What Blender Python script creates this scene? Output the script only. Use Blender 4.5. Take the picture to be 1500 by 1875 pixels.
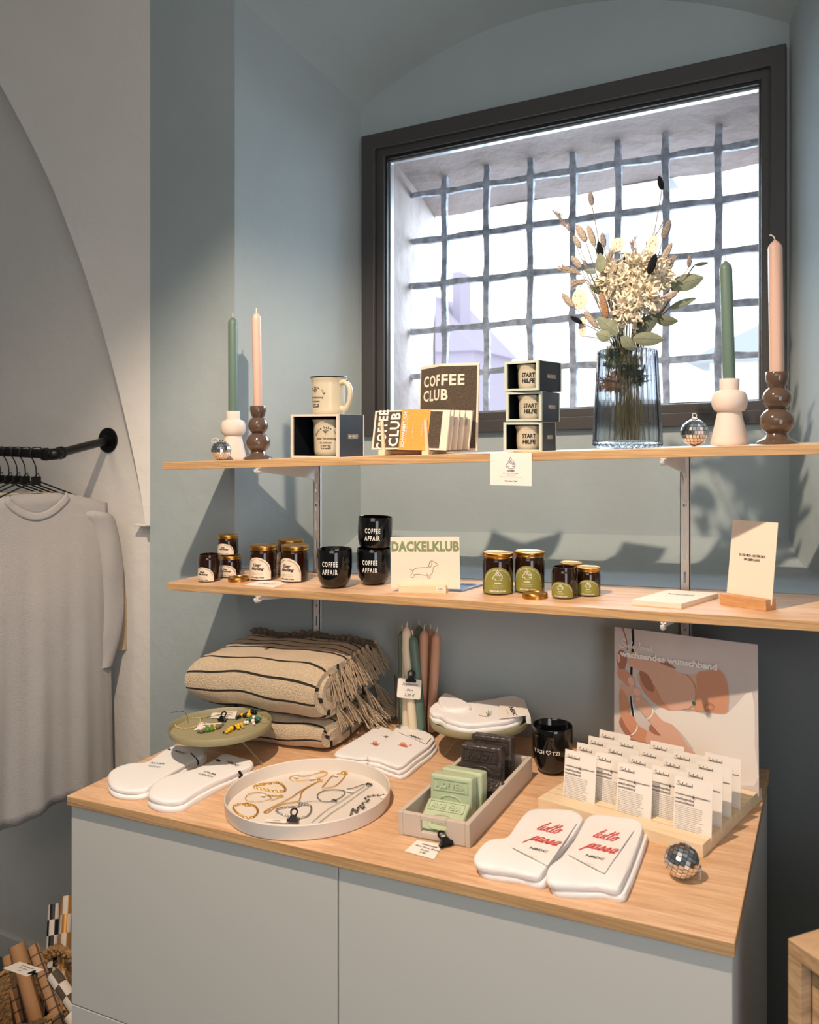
import bpy, math, random
from mathutils import Vector, Matrix, Euler
random.seed(7)
PI = math.pi
sc = bpy.context.scene
col = sc.collection
for o in list(bpy.data.objects):
    bpy.data.objects.remove(o)

# ------------------------------------------------------------------ camera
F = 1548.0; TH = math.radians(26.8); HZ = 792.0; HC = 1.685
SN, CS = math.sin(TH), math.cos(TH)
cd = bpy.data.cameras.new('camera'); cam = bpy.data.objects.new('camera', cd); col.objects.link(cam)
cam.location = (0, 0, HC); cam.rotation_euler = (PI/2, 0, TH)
cd.sensor_fit = 'HORIZONTAL'; cd.sensor_width = 36; cd.lens = 36*F/1500
cd.shift_y = -(937.5-HZ)/1500
cd.clip_start = .05
cd.dof.use_dof = True; cd.dof.focus_distance = 1.85; cd.dof.aperture_fstop = 7
sc.camera = cam
# ------------------------------------------------------------------ look
sc.view_settings.view_transform = 'Standard'; sc.view_settings.look = 'None'
sc.view_settings.gamma = 1; sc.view_settings.use_curve_mapping = False
sc.view_settings.exposure = 0.30
# ------------------------------------------------------------------ sky and lamps
W = bpy.data.worlds.new('daylight'); sc.world = W; W.use_nodes = True
bg = W.node_tree.nodes['Background']; bg.inputs[0].default_value = (.86, .93, 1, 1); bg.inputs[1].default_value = 2.2
def lamp(name, kind, loc, target, energy, color, size=.1, spot=60, blend=.6, sy=None):
    d = bpy.data.lights.new(name, kind); d.energy = energy; d.color = color
    if kind == 'SPOT': d.spot_size = math.radians(spot); d.spot_blend = blend; d.shadow_soft_size = size
    elif kind == 'AREA':
        d.size = size
        if sy: d.shape = 'RECTANGLE'; d.size_y = sy
    else: d.shadow_soft_size = size
    o = bpy.data.objects.new(name, d); col.objects.link(o); o.location = loc
    o.rotation_euler = (Vector(target)-Vector(loc)).to_track_quat('-Z', 'Y').to_euler()
    return o
lamp('ceiling_spotlight', 'SPOT', (-.79, .57, HC+1.13), (-.82, 1.52, HC-.45), 118, (1, .79, .60), .022, 84, .55)
lamp('ceiling_spotlight_rail', 'SPOT', (-1.75, .3, HC+1.0), (-2.05, 1.8, HC-.45), 15, (1, .80, .64), .22, 54, 1)
lamp('room_fill_warm', 'AREA', (-.3, -1.2, HC+1.2), (-.7, 1.6, HC-.2), 14, (1, .92, .83), 1.6, sy=1.2)  # added area light: warm general fill from behind the camera
lamp('daylight_fill_right', 'AREA', (1.45, -.7, HC-.1), (-1.6, 1.8, HC-.1), 29, (.90, .95, 1), 1.6, sy=1.8)  # added area light: cool daylight fill from the right, no window built there
lamp('sky_through_window', 'AREA', (-.7, 2.75, HC+.75), (-.72, 1.9, HC+.1), 48, (.66, .84, 1), 1.1, sy=.9)

# ------------------------------------------------------------------ coordinates: world X along the wall, Y into it, Z up
def ray(x, y):
    u = (x-750)/F
    return (-SN+CS*u, CS+SN*u, (HZ-y)/F)
def atY(x, y, Y):
    r = ray(x, y); t = Y/r[1]
    return Vector((r[0]*t, Y, HC+r[2]*t))
class Board:                       # a board whose top passes through two measured points of its front edge
    def __init__(s, D, a, b):
        p, q = atY(*a, D), atY(*b, D)
        s.k = (q.z-p.z)/(q.x-p.x); s.z0 = p.z-s.k*p.x; s.D = D; s.a = p.x; s.b = q.x; s.ang = -math.atan(s.k)
    def z(s, X): return s.z0+s.k*X
    def on(s, x, y, up=0, back=0):
        r = ray(x, y); t = (s.z0+up-HC)/(r[2]-s.k*r[0])
        p = Vector((r[0]*t, r[1]*t, 0)); d = p.normalized(); p = p+d*back
        p.z = s.z(p.x)+up; return p
    def at(s, x, Y):
        p = atY(x, 0, Y); p.z = s.z(p.x); return p
CT = Board(1.163, (122, 1457), (1346, 1728))
S2 = Board(1.55, (304, 1067), (1500, 1137))
S1 = Board(1.55, (297, 847), (1500, 812))
def mpp(p): return (-SN*p[0]+CS*p[1])/F          # metres per photo pixel at a place

# ------------------------------------------------------------------ materials
def s2l(c):
    return tuple((v/255/12.92 if v/255 <= .04045 else ((v/255+.055)/1.055)**2.4) for v in c)
MATS = {}
def mat(name, rgb, rough=.6, metal=0, bump=0, bscale=200, var=0, vscale=20, spec=.5, trans=0, ior=1.45, coat=0, sheen=0, stretch=None, sub=0):
    if name in MATS: return MATS[name]
    m = bpy.data.materials.new(name); m.use_nodes = True; nt = m.node_tree; b = nt.nodes['Principled BSDF']
    c = s2l(rgb); b.inputs['Base Color'].default_value = (*c, 1)
    b.inputs['Roughness'].default_value = rough; b.inputs['Metallic'].default_value = metal
    b.inputs['Specular IOR Level'].default_value = spec; b.inputs['Transmission Weight'].default_value = trans
    b.inputs['IOR'].default_value = ior; b.inputs['Coat Weight'].default_value = coat; b.inputs['Sheen Weight'].default_value = sheen
    if sub: b.inputs['Subsurface Weight'].default_value = sub; b.inputs['Subsurface Radius'].default_value = (.01, .006, .004); b.inputs['Subsurface Scale'].default_value = .5
    if bump or var:
        tc = nt.nodes.new('ShaderNodeTexCoord'); mp = nt.nodes.new('ShaderNodeMapping')
        nt.links.new(tc.outputs['Object'], mp.inputs[0])
        if stretch: mp.inputs['Scale'].default_value = stretch
        def noise(s, d=4):
            n = nt.nodes.new('ShaderNodeTexNoise'); n.inputs['Scale'].default_value = s; n.inputs['Detail'].default_value = d
            nt.links.new(mp.outputs[0], n.inputs['Vector']); return n
        if bump:
            n = noise(bscale); bp = nt.nodes.new('ShaderNodeBump'); bp.inputs['Strength'].default_value = bump; bp.inputs['Distance'].default_value = .01
            nt.links.new(n.outputs[0], bp.inputs['Height']); nt.links.new(bp.outputs[0], b.inputs['Normal'])
        if var:
            n = noise(vscale); r = nt.nodes.new('ShaderNodeValToRGB')
            r.color_ramp.elements[0].position = .35; r.color_ramp.elements[1].position = .65
            r.color_ramp.elements[0].color = (*[v*(1-var) for v in c], 1); r.color_ramp.elements[1].color = (*[min(1, v*(1+var)) for v in c], 1)
            nt.links.new(n.outputs[0], r.inputs[0]); nt.links.new(r.outputs[0], b.inputs['Base Color'])
    MATS[name] = m; return m
def wood(name, a, b_, rough=.45, sc_=(3, 40, 40), grain=6):
    m = bpy.data.materials.new(name); m.use_nodes = True; nt = m.node_tree; b = nt.nodes['Principled BSDF']
    tc = nt.nodes.new('ShaderNodeTexCoord'); mp = nt.nodes.new('ShaderNodeMapping'); mp.inputs['Scale'].default_value = sc_
    nt.links.new(tc.outputs['Object'], mp.inputs[0])
    n1 = nt.nodes.new('ShaderNodeTexNoise'); n1.inputs['Scale'].default_value = grain; n1.inputs['Detail'].default_value = 6; n1.inputs['Distortion'].default_value = .6
    n2 = nt.nodes.new('ShaderNodeTexNoise'); n2.inputs['Scale'].default_value = .8; n2.inputs['Detail'].default_value = 3; n2.inputs['Distortion'].default_value = 1.5
    for n in (n1, n2): nt.links.new(mp.outputs[0], n.inputs['Vector'])
    mx = nt.nodes.new('ShaderNodeMath'); mx.operation = 'ADD'; nt.links.new(n1.outputs[0], mx.inputs[0]); nt.links.new(n2.outputs[0], mx.inputs[1])
    r = nt.nodes.new('ShaderNodeValToRGB'); nt.links.new(mx.outputs[0], r.inputs[0])
    mx2 = nt.nodes.new('ShaderNodeMath'); mx2.operation = 'MULTIPLY'; mx2.inputs[1].default_value = .5
    nt.links.new(mx.outputs[0], mx2.inputs[0]); nt.links.new(mx2.outputs[0], r.inputs[0])
    r.color_ramp.elements[0].position = .38; r.color_ramp.elements[1].position = .62
    r.color_ramp.elements[0].color = (*s2l(a), 1); r.color_ramp.elements[1].color = (*s2l(b_), 1)
    nt.links.new(r.outputs[0], b.inputs['Base Color']); b.inputs['Roughness'].default_value = rough
    bp = nt.nodes.new('ShaderNodeBump'); bp.inputs['Strength'].default_value = .15; bp.inputs['Distance'].default_value = .002
    nt.links.new(n1.outputs[0], bp.inputs['Height']); nt.links.new(bp.outputs[0], b.inputs['Normal'])
    MATS[name] = m; return m
def M_(n): return MATS[n]
mat('plaster_white', (222, 218, 212), .85, bump=.35, bscale=14, var=.02, vscale=3)
mat('plaster_teal', (166, 177, 179), .8, bump=.35, bscale=12, var=.03, vscale=3)
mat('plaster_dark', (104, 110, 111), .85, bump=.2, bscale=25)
mat('ceiling_white', (225, 225, 222), .9)
mat('floor_tile', (96, 104, 108), .5, bump=.1, bscale=30, var=.15, vscale=5)
mat('window_brown', (66, 64, 64), .45)
mat('gasket', (14, 14, 15), .5)
mat('zinc', (190, 196, 200), .35, .6)
mat('stone', (150, 138, 134), .9, bump=.6, bscale=18, var=.06, vscale=8)
mat('iron', (150, 156, 166), .75, .1, bump=.7, bscale=60, var=.3, vscale=40)
wood('oak', (204, 158, 118), (232, 192, 154))
wood('oak_edge', (172, 132, 90), (224, 182, 132), sc_=(2, 60, 160))
wood('pine', (232, 206, 168), (242, 220, 186), .55, (4, 30, 30), 4)
wood('beech', (196, 142, 92), (216, 166, 116), .5, (10, 60, 60), 5)
wood('crate_wood', (176, 140, 104), (214, 178, 138), .6, (10, 4, 40), 4)
mat('cabinet_white', (212, 210, 204), .4)
mat('cabinet_side', (214, 214, 214), .4)
mat('rail_metal', (226, 223, 218), .5)
mat('slot_dark', (30, 30, 32), .8)
mat('ceramic_white', (222, 206, 194), .7)
mat('ceramic_brown', (92, 74, 62), .12, coat=.5)
mat('wax_green', (100, 122, 110), .42, sub=.1)
mat('wax_pink', (214, 178, 160), .42, sub=.1)
mat('wax_cream', (232, 216, 190), .42, sub=.1)
mat('wax_rust', (196, 150, 124), .42, sub=.1)
mat('wick', (226, 214, 194), .9)
mat('mirror', (240, 240, 240), .12, 1)
mat('silver', (200, 200, 198), .25, 1)
mat('silver_dark', (110, 108, 104), .3, 1)
mat('gold', (246, 200, 104), .3, 1)
mat('lid_gold', (206, 150, 72), .3, 1)
mat('amber', (36, 15, 6), .05, coat=.6)
mat('amber_clear', (150, 70, 20), .04, trans=.9)
mat('print_sage', (132, 146, 104), .7)
mat('label_cream', (236, 220, 198), .7)
mat('label_olive', (146, 142, 64), .6)
mat('black_print', (30, 28, 28), .7)
mat('grey_print', (150, 142, 134), .7)
mat('brown_print', (84, 70, 62), .7)
mat('navy_print', (52, 50, 96), .7)
mat('white_print', (240, 236, 228), .6)
mat('red_print', (222, 58, 50), .7)
mat('orange_print', (222, 110, 60), .7)
mat('green_print', (120, 160, 120), .7)
mat('paper', (240, 232, 222), .75)
mat('paper_cream', (238, 222, 202), .75)
mat('paper_blue', (150, 170, 196), .6)
mat('enamel_cream', (206, 194, 168), .3, coat=.3)
mat('black_gloss', (10, 10, 11), .08, coat=.5)
mat('black_card', (24, 27, 33), .45)
mat('box_mint', (196, 204, 188), .7)
mat('box_cream', (220, 206, 188), .7)
mat('cloth_brown', (98, 84, 70), .9, bump=.6, bscale=500, var=.15, vscale=300)
mat('band_orange', (226, 166, 78), .7, bump=.2, bscale=300)
mat('towel_base', (220, 196, 162), 1, bump=.8, bscale=350, var=.07, vscale=200, sheen=.3)
mat('towel_dark', (52, 48, 44), 1, bump=.8, bscale=350)
mat('towel_fringe', (176, 154, 128), 1)
mat('towel_taupe', (112, 98, 84), 1, bump=.6, bscale=300)
mat('olive_metal', (158, 150, 116), .5)
mat('tray_white', (228, 218, 208), .5)
mat('sock_white', (240, 237, 236), .95, bump=.12, bscale=250, sheen=.2)
mat('black_plastic', (14, 14, 15), .35)
mat('soap_green', (186, 198, 164), .45, var=.03, vscale=40, sub=.1)
mat('soap_black', (66, 58, 54), .35, bump=.5, bscale=60, var=.15, vscale=30)
mat('box_grey', (204, 190, 176), .6)
mat('black_metal', (16, 16, 17), .4, .3)
mat('shirt_grey', (176, 172, 170), .95, bump=.25, bscale=300, var=.02, vscale=12)
mat('shirt_linen', (186, 164, 138), .95, bump=.5, bscale=300)
mat('shirt_white', (222, 216, 206), .95, bump=.2, bscale=300)
mat('kraft', (176, 130, 88), .7); mat('foil_gold', (208, 150, 78), .35, .5); mat('paper_white', (220, 206, 194), .7)
mat('jute', (176, 138, 92), .9, bump=.8, bscale=120, var=.2, vscale=60)
mat('leaf_green', (130, 136, 112), .7, var=.12, vscale=60, bump=.2, bscale=80)
mat('leaf_dark', (88, 94, 78), .7, var=.1, vscale=60)
mat('stem_brown', (120, 92, 64), .8); mat('stem_green', (120, 112, 76), .8)
mat('bunny_beige', (222, 198, 172), 1, bump=1, bscale=400, sheen=.6)
mat('bunny_taupe', (176, 156, 146), 1, bump=1, bscale=400, sheen=.6)
mat('bunny_rust', (200, 140, 84), 1, bump=1, bscale=400, sheen=.6)
mat('bunny_black', (20, 22, 30), 1, bump=1, bscale=400)
mat('band_paper', (240, 236, 232), .7)
mat('seed_pod', (230, 218, 198), .6); mat('seed', (186, 150, 112), .8)
mat('petal_cream', (240, 228, 204), .8, var=.08, vscale=60)
mat('glass_clear', (235, 240, 240), .02, trans=1)
mat('skin_light', (216, 172, 150), .5); mat('skin_mid', (206, 148, 118), .5); mat('skin_dark', (166, 112, 92), .5); mat('nail', (232, 184, 168), .4)
mat('poster_bg', (206, 196, 192), .5, var=.06, vscale=6)
mat('poster_white', (232, 224, 216), .5)
mat('bead_green', (96, 140, 50), .3); mat('bead_yellow', (236, 190, 40), .3); mat('bead_teal', (34, 110, 88), .3); mat('bead_grey', (120, 116, 92), .4); mat('bead_white', (236, 230, 216), .3)
mat('bead_sand', (190, 176, 136), .5)
mat('roof_lavender', (158, 150, 166), .8); mat('house_pale', (214, 208, 200), .9); mat('house_grey', (160, 166, 172), .9)
def glass_mix(name, tint, gloss=.08, rough=.01):
    m = bpy.data.materials.new(name); m.use_nodes = True; nt = m.node_tree; nt.nodes.clear()
    o = nt.nodes.new('ShaderNodeOutputMaterial'); t = nt.nodes.new('ShaderNodeBsdfTransparent'); g = nt.nodes.new('ShaderNodeBsdfGlossy')
    t.inputs[0].default_value = (*tint, 1); g.inputs['Roughness'].default_value = rough
    mx = nt.nodes.new('ShaderNodeMixShader'); fr = nt.nodes.new('ShaderNodeLayerWeight'); fr.inputs[0].default_value = gloss
    nt.links.new(fr.outputs['Fresnel'], mx.inputs[0]); nt.links.new(t.outputs[0], mx.inputs[1]); nt.links.new(g.outputs[0], mx.inputs[2]); nt.links.new(mx.outputs[0], o.inputs[0])
    MATS[name] = m
glass_mix('pane_glass', (.97, .985, 1), .12)
glass_mix('jar_glass', (.985, .99, .985), .04)
glass_mix('vase_inner', (.95, .97, .985), .08, .03)
def rib_glass(name, tint, mix):
    m = bpy.data.materials.new(name); m.use_nodes = True; nt = m.node_tree; nt.nodes.clear()
    o = nt.nodes.new('ShaderNodeOutputMaterial'); t = nt.nodes.new('ShaderNodeBsdfTransparent'); g = nt.nodes.new('ShaderNodeBsdfGlass')
    t.inputs[0].default_value = (*tint, 1); g.inputs[0].default_value = (*tint, 1); g.inputs['Roughness'].default_value = .02; g.inputs['IOR'].default_value = 1.30
    mx = nt.nodes.new('ShaderNodeMixShader'); mx.inputs[0].default_value = mix
    nt.links.new(t.outputs[0], mx.inputs[1]); nt.links.new(g.outputs[0], mx.inputs[2]); nt.links.new(mx.outputs[0], o.inputs[0]); MATS[name] = m
rib_glass('vase_glass', (.86, .90, .94), .72)

# ------------------------------------------------------------------ mesh builder
TXT = {}
def text_geo(s, bold, shear, space, ext=0):
    key = (s, bold, shear, space, ext)
    if key not in TXT:
        c = bpy.data.curves.new('t', 'FONT'); c.body = s; c.size = 1; c.offset = bold; c.shear = shear; c.space_character = space; c.resolution_u = 2; c.extrude = ext
        c.align_x = 'CENTER'
        o = bpy.data.objects.new('t', c); me = o.to_mesh()
        TXT[key] = ([tuple(v.co) for v in me.vertices], [tuple(p.vertices) for p in me.polygons])
        o.to_mesh_clear(); bpy.data.objects.remove(o); bpy.data.curves.remove(c)
    return TXT[key]
def smooth_line(pts, n=6, closed=False):
    P = [Vector(p) for p in pts]; out = []; L = len(P)
    rng = range(L if closed else L-1)
    for i in rng:
        g = (lambda j: P[j % L]) if closed else (lambda j: P[max(0, min(L-1, j))])
        a, b, c, d = g(i-1), g(i), g(i+1), g(i+2)
        for k in range(n):
            t = k/n
            out.append(.5*((2*b)+(c-a)*t+(2*a-5*b+4*c-d)*t*t+(3*b-a-3*c+d)*t**3))
    if not closed: out.append(P[-1])
    return out
class MB:
    def __init__(s, *mats):
        s.v = []; s.f = []; s.m = []; s.s = []; s.mats = [MATS[m] if isinstance(m, str) else m for m in mats]
    def add(s, vs, fs, m=0, smooth=False, M=None):
        b = len(s.v)
        for v in vs:
            v = Vector(v); s.v.append(tuple(M @ v) if M else tuple(v))
        for f in fs: s.f.append(tuple(b+i for i in f)); s.m.append(m); s.s.append(smooth)
        return s
    def box(s, x0, x1, y0, y1, z0, z1, m=0, M=None):
        v = [(x, y, z) for z in (z0, z1) for y in (y0, y1) for x in (x0, x1)]
        return s.add(v, [(0, 2, 3, 1), (4, 5, 7, 6), (0, 1, 5, 4), (2, 6, 7, 3), (0, 4, 6, 2), (1, 3, 7, 5)], m, M=M)
    def grid(s, fn, nu, nv, m=0, smooth=True, cu=False, cv=False, M=None, flip=False):
        v = []; NU = nu if cu else nu+1; NV = nv if cv else nv+1
        for j in range(NV):
            for i in range(NU): v.append(fn(i/nu, j/nv))
        fs = []
        for j in range(nv):
            for i in range(nu):
                a = j*NU+i; b = j*NU+(i+1) % NU; c = ((j+1) % NV)*NU+(i+1) % NU; d = ((j+1) % NV)*NU+i
                fs.append((a, d, c, b) if flip else (a, b, c, d))
        mm = m
        if callable(m):
            base = len(s.f); s.add(v, fs, 0, smooth, M)
            for q in range(len(fs)): s.m[base+q] = m((q % nu+.5)/nu, (q//nu+.5)/nv)
            return s
        return s.add(v, fs, mm, smooth, M)
    def lathe(s, prof, n=32, c=(0, 0, 0), m=0, smooth=True, rib=None, M=None):
        v = []; fs = []
        for k, (r, z) in enumerate(prof):
            for i in range(n):
                a = 2*PI*i/n; rr = r*(rib(a, k) if rib else 1)
                v.append((c[0]+rr*math.cos(a), c[1]+rr*math.sin(a), c[2]+z))
        for k in range(len(prof)-1):
            for i in range(n):
                j = (i+1) % n; fs.append((k*n+i, k*n+j, (k+1)*n+j, (k+1)*n+i))
        if prof[0][0] > 0: fs.append(tuple(range(n-1, -1, -1)))
        if prof[-1][0] > 0: fs.append(tuple((len(prof)-1)*n+i for i in range(n)))
        return s.add(v, fs, m, smooth, M)
    def ball(s, c, rx, ry=None, rz=None, m=0, nu=16, nv=10, M=None, smooth=True, f=None):
        ry = ry or rx; rz = rz or rx
        def fn(u, v):
            a = 2*PI*u; b = PI*(v-.5); k = f(u, v) if f else 1
            return (c[0]+rx*k*math.cos(b)*math.cos(a), c[1]+ry*k*math.cos(b)*math.sin(a), c[2]+rz*math.sin(b))
        return s.grid(fn, nu, nv, m, smooth, cu=True, M=M)
    def tube(s, pts, r, n=8, m=0, closed=False, M=None, sm=0):
        P = [Vector(p) for p in pts]
        if sm: P = smooth_line(P, sm, closed)
        L = len(P); rs = r if isinstance(r, (list, tuple)) else None
        v = []; T0 = None
        up = Vector((0, 0, 1))
        for i, p in enumerate(P):
            a = P[(i-1) % L] if closed else P[max(0, i-1)]; b = P[(i+1) % L] if closed else P[min(L-1, i+1)]
            t = (b-a); t = t.normalized() if t.length > 1e-9 else Vector((0, 0, 1))
            if T0 is None:
                x = t.cross(up) if abs(t.z) < .95 else t.cross(Vector((1, 0, 0))); x.normalize()
            else:
                x = X0-t*X0.dot(t); x.normalize()
            X0 = x; T0 = t; y = t.cross(x)
            rr = (rs[min(len(rs)-1, int(i*(len(rs)-1)/(max(1, L-1))+.5))] if rs else r)
            for k in range(n):
                an = 2*PI*k/n; v.append(p+x*(rr*math.cos(an))+y*(rr*math.sin(an)))
        fs = []
        for i in range(L if closed else L-1):
            j = (i+1) % L
            for k in range(n): q = (k+1) % n; fs.append((i*n+k, i*n+q, j*n+q, j*n+k))
        if not closed: fs.append(tuple(range(n-1, -1, -1))); fs.append(tuple((L-1)*n+k for k in range(n)))
        return s.add(v, fs, m, True, M)
    def cyl(s, a, b, r, n=12, m=0, M=None, r2=None):
        return s.tube([a, b], [r, r2 if r2 is not None else r], n, m, M=M)
    def poly(s, pts, fn=None, m=0):
        v = [fn(*p) if fn else p for p in pts]
        return s.add(v, [tuple(range(len(v)))], m)
    def prism(s, pts, t0, t1, fn, m=0, smooth=False):
        n = len(pts); v = [fn(x, y, t0) for x, y in pts]+[fn(x, y, t1) for x, y in pts]
        s.add(v, [tuple(range(n-1, -1, -1)), tuple(range(n, 2*n))], m)
        b = len(s.v)-2*n
        for i in range(n):
            j = (i+1) % n; s.f.append((b+i, b+j, b+n+j, b+n+i)); s.m.append(m); s.s.append(smooth)
        return s
    def text(s, body, cap, fn, m=0, bold=0, shear=0, space=1.0, x=0, y=0, sx=1, width=None, ext=0):
        """lettering of cap height cap, centred on (x, y) baseline, through fn(x, y) -> point"""
        vs, fs = text_geo(body, bold, shear, space, ext); k = cap/.70
        if width:
            w = max(v[0] for v in vs)-min(v[0] for v in vs); sx = width/(w*k)
        if ext: return s.add([fn(x+v[0]*k*sx, y+v[1]*k, v[2]*k) for v in vs], fs, m)
        return s.add([fn(x+v[0]*k*sx, y+v[1]*k) for v in vs], fs, m)
    def stroke(s, pts, w, fn, m=0, sm=5, closed=False):
        P = [Vector((p[0], p[1], 0)) for p in pts]
        if sm: P = smooth_line(P, sm, closed)
        L = len(P); v = []
        for i, p in enumerate(P):
            a = P[(i-1) % L] if closed else P[max(0, i-1)]; b = P[(i+1) % L] if closed else P[min(L-1, i+1)]
            t = (b-a); t = t.normalized() if t.length > 1e-9 else Vector((1, 0, 0)); n = Vector((-t.y, t.x, 0))*(w/2)
            v += [fn(p.x+n.x, p.y+n.y), fn(p.x-n.x, p.y-n.y)]
        fs = [(2*i, 2*i+1, 2*((i+1) % L)+1, 2*((i+1) % L)) for i in range(L if closed else L-1)]
        return s.add(v, fs, m)
    def build(s, name, parent=None, bevel=0, seg=2, sub=0, kind=None, loc=None, rot=None, solid=0):
        me = bpy.data.meshes.new(name); me.from_pydata(s.v, [], s.f)
        for m in s.mats: me.materials.append(m)
        me.polygons.foreach_set('material_index', s.m); me.polygons.foreach_set('use_smooth', s.s); me.update()
        if any(s.s): me.set_sharp_from_angle(angle=math.radians(42))
        o = bpy.data.objects.new(name, me); col.objects.link(o)
        if parent: o.parent = parent
        if loc is not None: o.location = loc
        if rot is not None: o.rotation_euler = rot
        if solid: d = o.modifiers.new('thick', 'SOLIDIFY'); d.thickness = solid; d.offset = 0
        if bevel: b = o.modifiers.new('bevel', 'BEVEL'); b.width = bevel; b.segments = seg; b.limit_method = 'ANGLE'; b.angle_limit = .7
        if sub: d = o.modifiers.new('sub', 'SUBSURF'); d.levels = sub; d.render_levels = sub
        if kind: o['kind'] = kind
        return o
def thing(name, label, cat, loc=(0, 0, 0), rot=0, group=None, tilt=0, mat_=None):
    o = bpy.data.objects.new(name, None); col.objects.link(o); o.empty_display_size = .02
    if mat_ is not None: o.matrix_world = mat_
    else: o.matrix_world = Matrix.Translation(Vector(loc)) @ Matrix.Rotation(tilt, 4, 'Y') @ Matrix.Rotation(rot, 4, 'Z')
    o['label'] = label; o['category'] = cat
    if group: o['group'] = group
    return o
def tag(o, label, cat, group=None, kind=None):
    o['label'] = label; o['category'] = cat
    if group: o['group'] = group
    if kind: o['kind'] = kind
    return o
def dup(root, loc, rot=0, label=None, group=None, tilt=0, scale=1):
    r = root.copy(); col.objects.link(r)
    r.matrix_world = Matrix.Translation(Vector(loc)) @ Matrix.Rotation(tilt, 4, 'Y') @ Matrix.Rotation(rot, 4, 'Z') @ Matrix.Scale(scale, 4)
    if label: r['label'] = label
    if group: r['group'] = group
    for ch in list(root.children):
        c = ch.copy(); col.objects.link(c); c.parent = r
        for g in list(ch.children):
            d = g.copy(); col.objects.link(d); d.parent = c
    return r
def struct(mb, name, **k):
    return mb.build(name, kind='structure', **k)
flatfn = lambda z: (lambda x, y: (x, y, z))
# ================================================================== THE ROOM
YW = 1.80; YN = 2.20; XL = -1.431
def q4(mb, a, b, c, d, m=0, nu=1, nv=1, smooth=False):
    a, b, c, d = map(Vector, (a, b, c, d))
    mb.grid(lambda u, v: (a*(1-u)+b*u)*(1-v)+(d*(1-u)+c*u)*v, nu, nv, m, smooth)
X275 = atY(275, 900, YW).x
XR = .055; ZT = HC+1.35; ZB = 0
SILL = HC-.318
# niche cross-section: jambs and segmental vault, front (room side) and back (window side)
def niche(t):
    """outline points for depth t (0 = room side, 1 = window wall): list of (x, z)"""
    xl = XL*(1-t)+(-1.276)*t; xr = XR*(1-t)+(-.10)*t
    zs = HC+(1.17*(1-t)+.972*t); rise = .16*(1-t)+.165*t; zb = SILL+k_sill*0
    pts = [(xl, zs)]
    for i in range(1, 24):
        a = i/24; x = xl+(xr-xl)*a; pts.append((x, zs+rise*(1-(2*a-1)**2)))
    pts.append((xr, zs)); return xl, xr, zb, pts
k_sill = 0
# back wall (teal) in front plane, with the niche opening
mb = MB('plaster_teal')
xl, xr, zb, arc = niche(0)
zt_l = HC-.3
sillf = lambda X: S2.z(X)+.001
# panel left of the niche
q4(mb, (X275, YW, ZB), (xl, YW, ZB), (xl, YW, ZT), (X275, YW, ZT))
# below the niche
xd = -.118
q4(mb, (xl, YW, ZB), (xr, YW, ZB), (xr, YW, sillf(xr)), (xl, YW, sillf(xl)))
# above the arch
for (x0, z0), (x1, z1) in zip(arc[:-1], arc[1:]):
    q4(mb, (x0, YW, z0), (x1, YW, z1), (x1, YW, ZT), (x0, YW, ZT))
q4(mb, (xr, YW, ZB), (1.6, YW, ZB), (1.6, YW, ZT), (xr, YW, ZT))
struct(mb, 'wall_back')
mb = MB('plaster_dark'); mb.box(-.262, 1.6, YW-.0015, YW+.001, 0, S2.z(0)-.02); struct(mb, 'wall_back_lower')  # thin sheet of darker plaster right of the rail, below the lower shelf
# splays, vault, sill, window wall
N = 10
mb = MB('plaster_teal')
def lerp(a, b, t): return a+(b-a)*t
mb.grid(lambda u, v: (lerp(XL, -1.276, u*1.075), lerp(YW, YN, u*1.075), lerp(sillf(XL)-.02, HC+1.18-.198*u, v)), 10, 20, 0, True)
struct(mb, 'wall_niche_left')
mb = MB('plaster_teal')
mb.grid(lambda u, v: (lerp(XR, -.10, u*1.075), lerp(YW, YN, u*1.075), lerp(sillf(XR)-.02, HC+1.18-.198*u, v)), 10, 20, 0, True, flip=True)
struct(mb, 'wall_niche_right')
mb = MB('plaster_teal')
def vault(u, v):
    v *= 1.075; xl, xr, zb, a = niche(v); a = [(a[0][0]-.012, a[0][1]-.02)]+a+[(a[-1][0]+.012, a[-1][1]-.02)]; n = len(a)-1; i = min(n-1, int(u*n)); f = u*n-i
    return (lerp(a[i][0], a[i+1][0], f), lerp(YW, YN, v), lerp(a[i][1], a[i+1][1], f))
mb.grid(vault, 26, 8, 0, True)
struct(mb, 'ceiling_niche_vault')
mb = MB('plaster_teal')
def sill(u, v):
    x = lerp(lerp(XL, -1.276, v)-.01, lerp(XR, -.10, v)+.01, u)
    z = sillf(x)+.012*v+(.05*max(0, (v-.75)/.25)**2)
    return (x, lerp(YW, YN, v), z)
mb.grid(sill, 20, 24, 0, True, flip=True)
struct(mb, 'trim_1')
# window wall with the window hole; the window is slightly out of level like the rest
WX0, WX1 = atY(668, 500, YN).x, atY(1441, 500, YN).x
WT = [atY(668, 254, YN).z, atY(1441, 85, YN).z]
WB = [atY(870, 793, YN).z, atY(1390, 777, YN).z]
kB = (WB[1]-WB[0])/(atY(1390, 0, YN).x-atY(870, 0, YN).x); kT = (WT[1]-WT[0])/(WX1-WX0)
zB = lambda x: WB[0]+kB*(x-atY(870, 0, YN).x); zT = lambda x: WT[0]+kT*(x-WX0)
WD = .35                                          # depth of the outer masonry reveal
IX0, IX1 = WX0+.075, WX1-.062
mb = MB('plaster_teal')
_, _, _, arcn = niche(1)
xs = [a[0] for a in arcn]
def arcz(x):
    for (x0, z0), (x1, z1) in zip(arcn[:-1], arcn[1:]):
        if x0-1e-6 <= x <= x1+1e-6: return lerp(z0, z1, (x-x0)/(x1-x0))
    return arcn[-1][1]
zlow = lambda x: sillf(x)-.01
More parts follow.
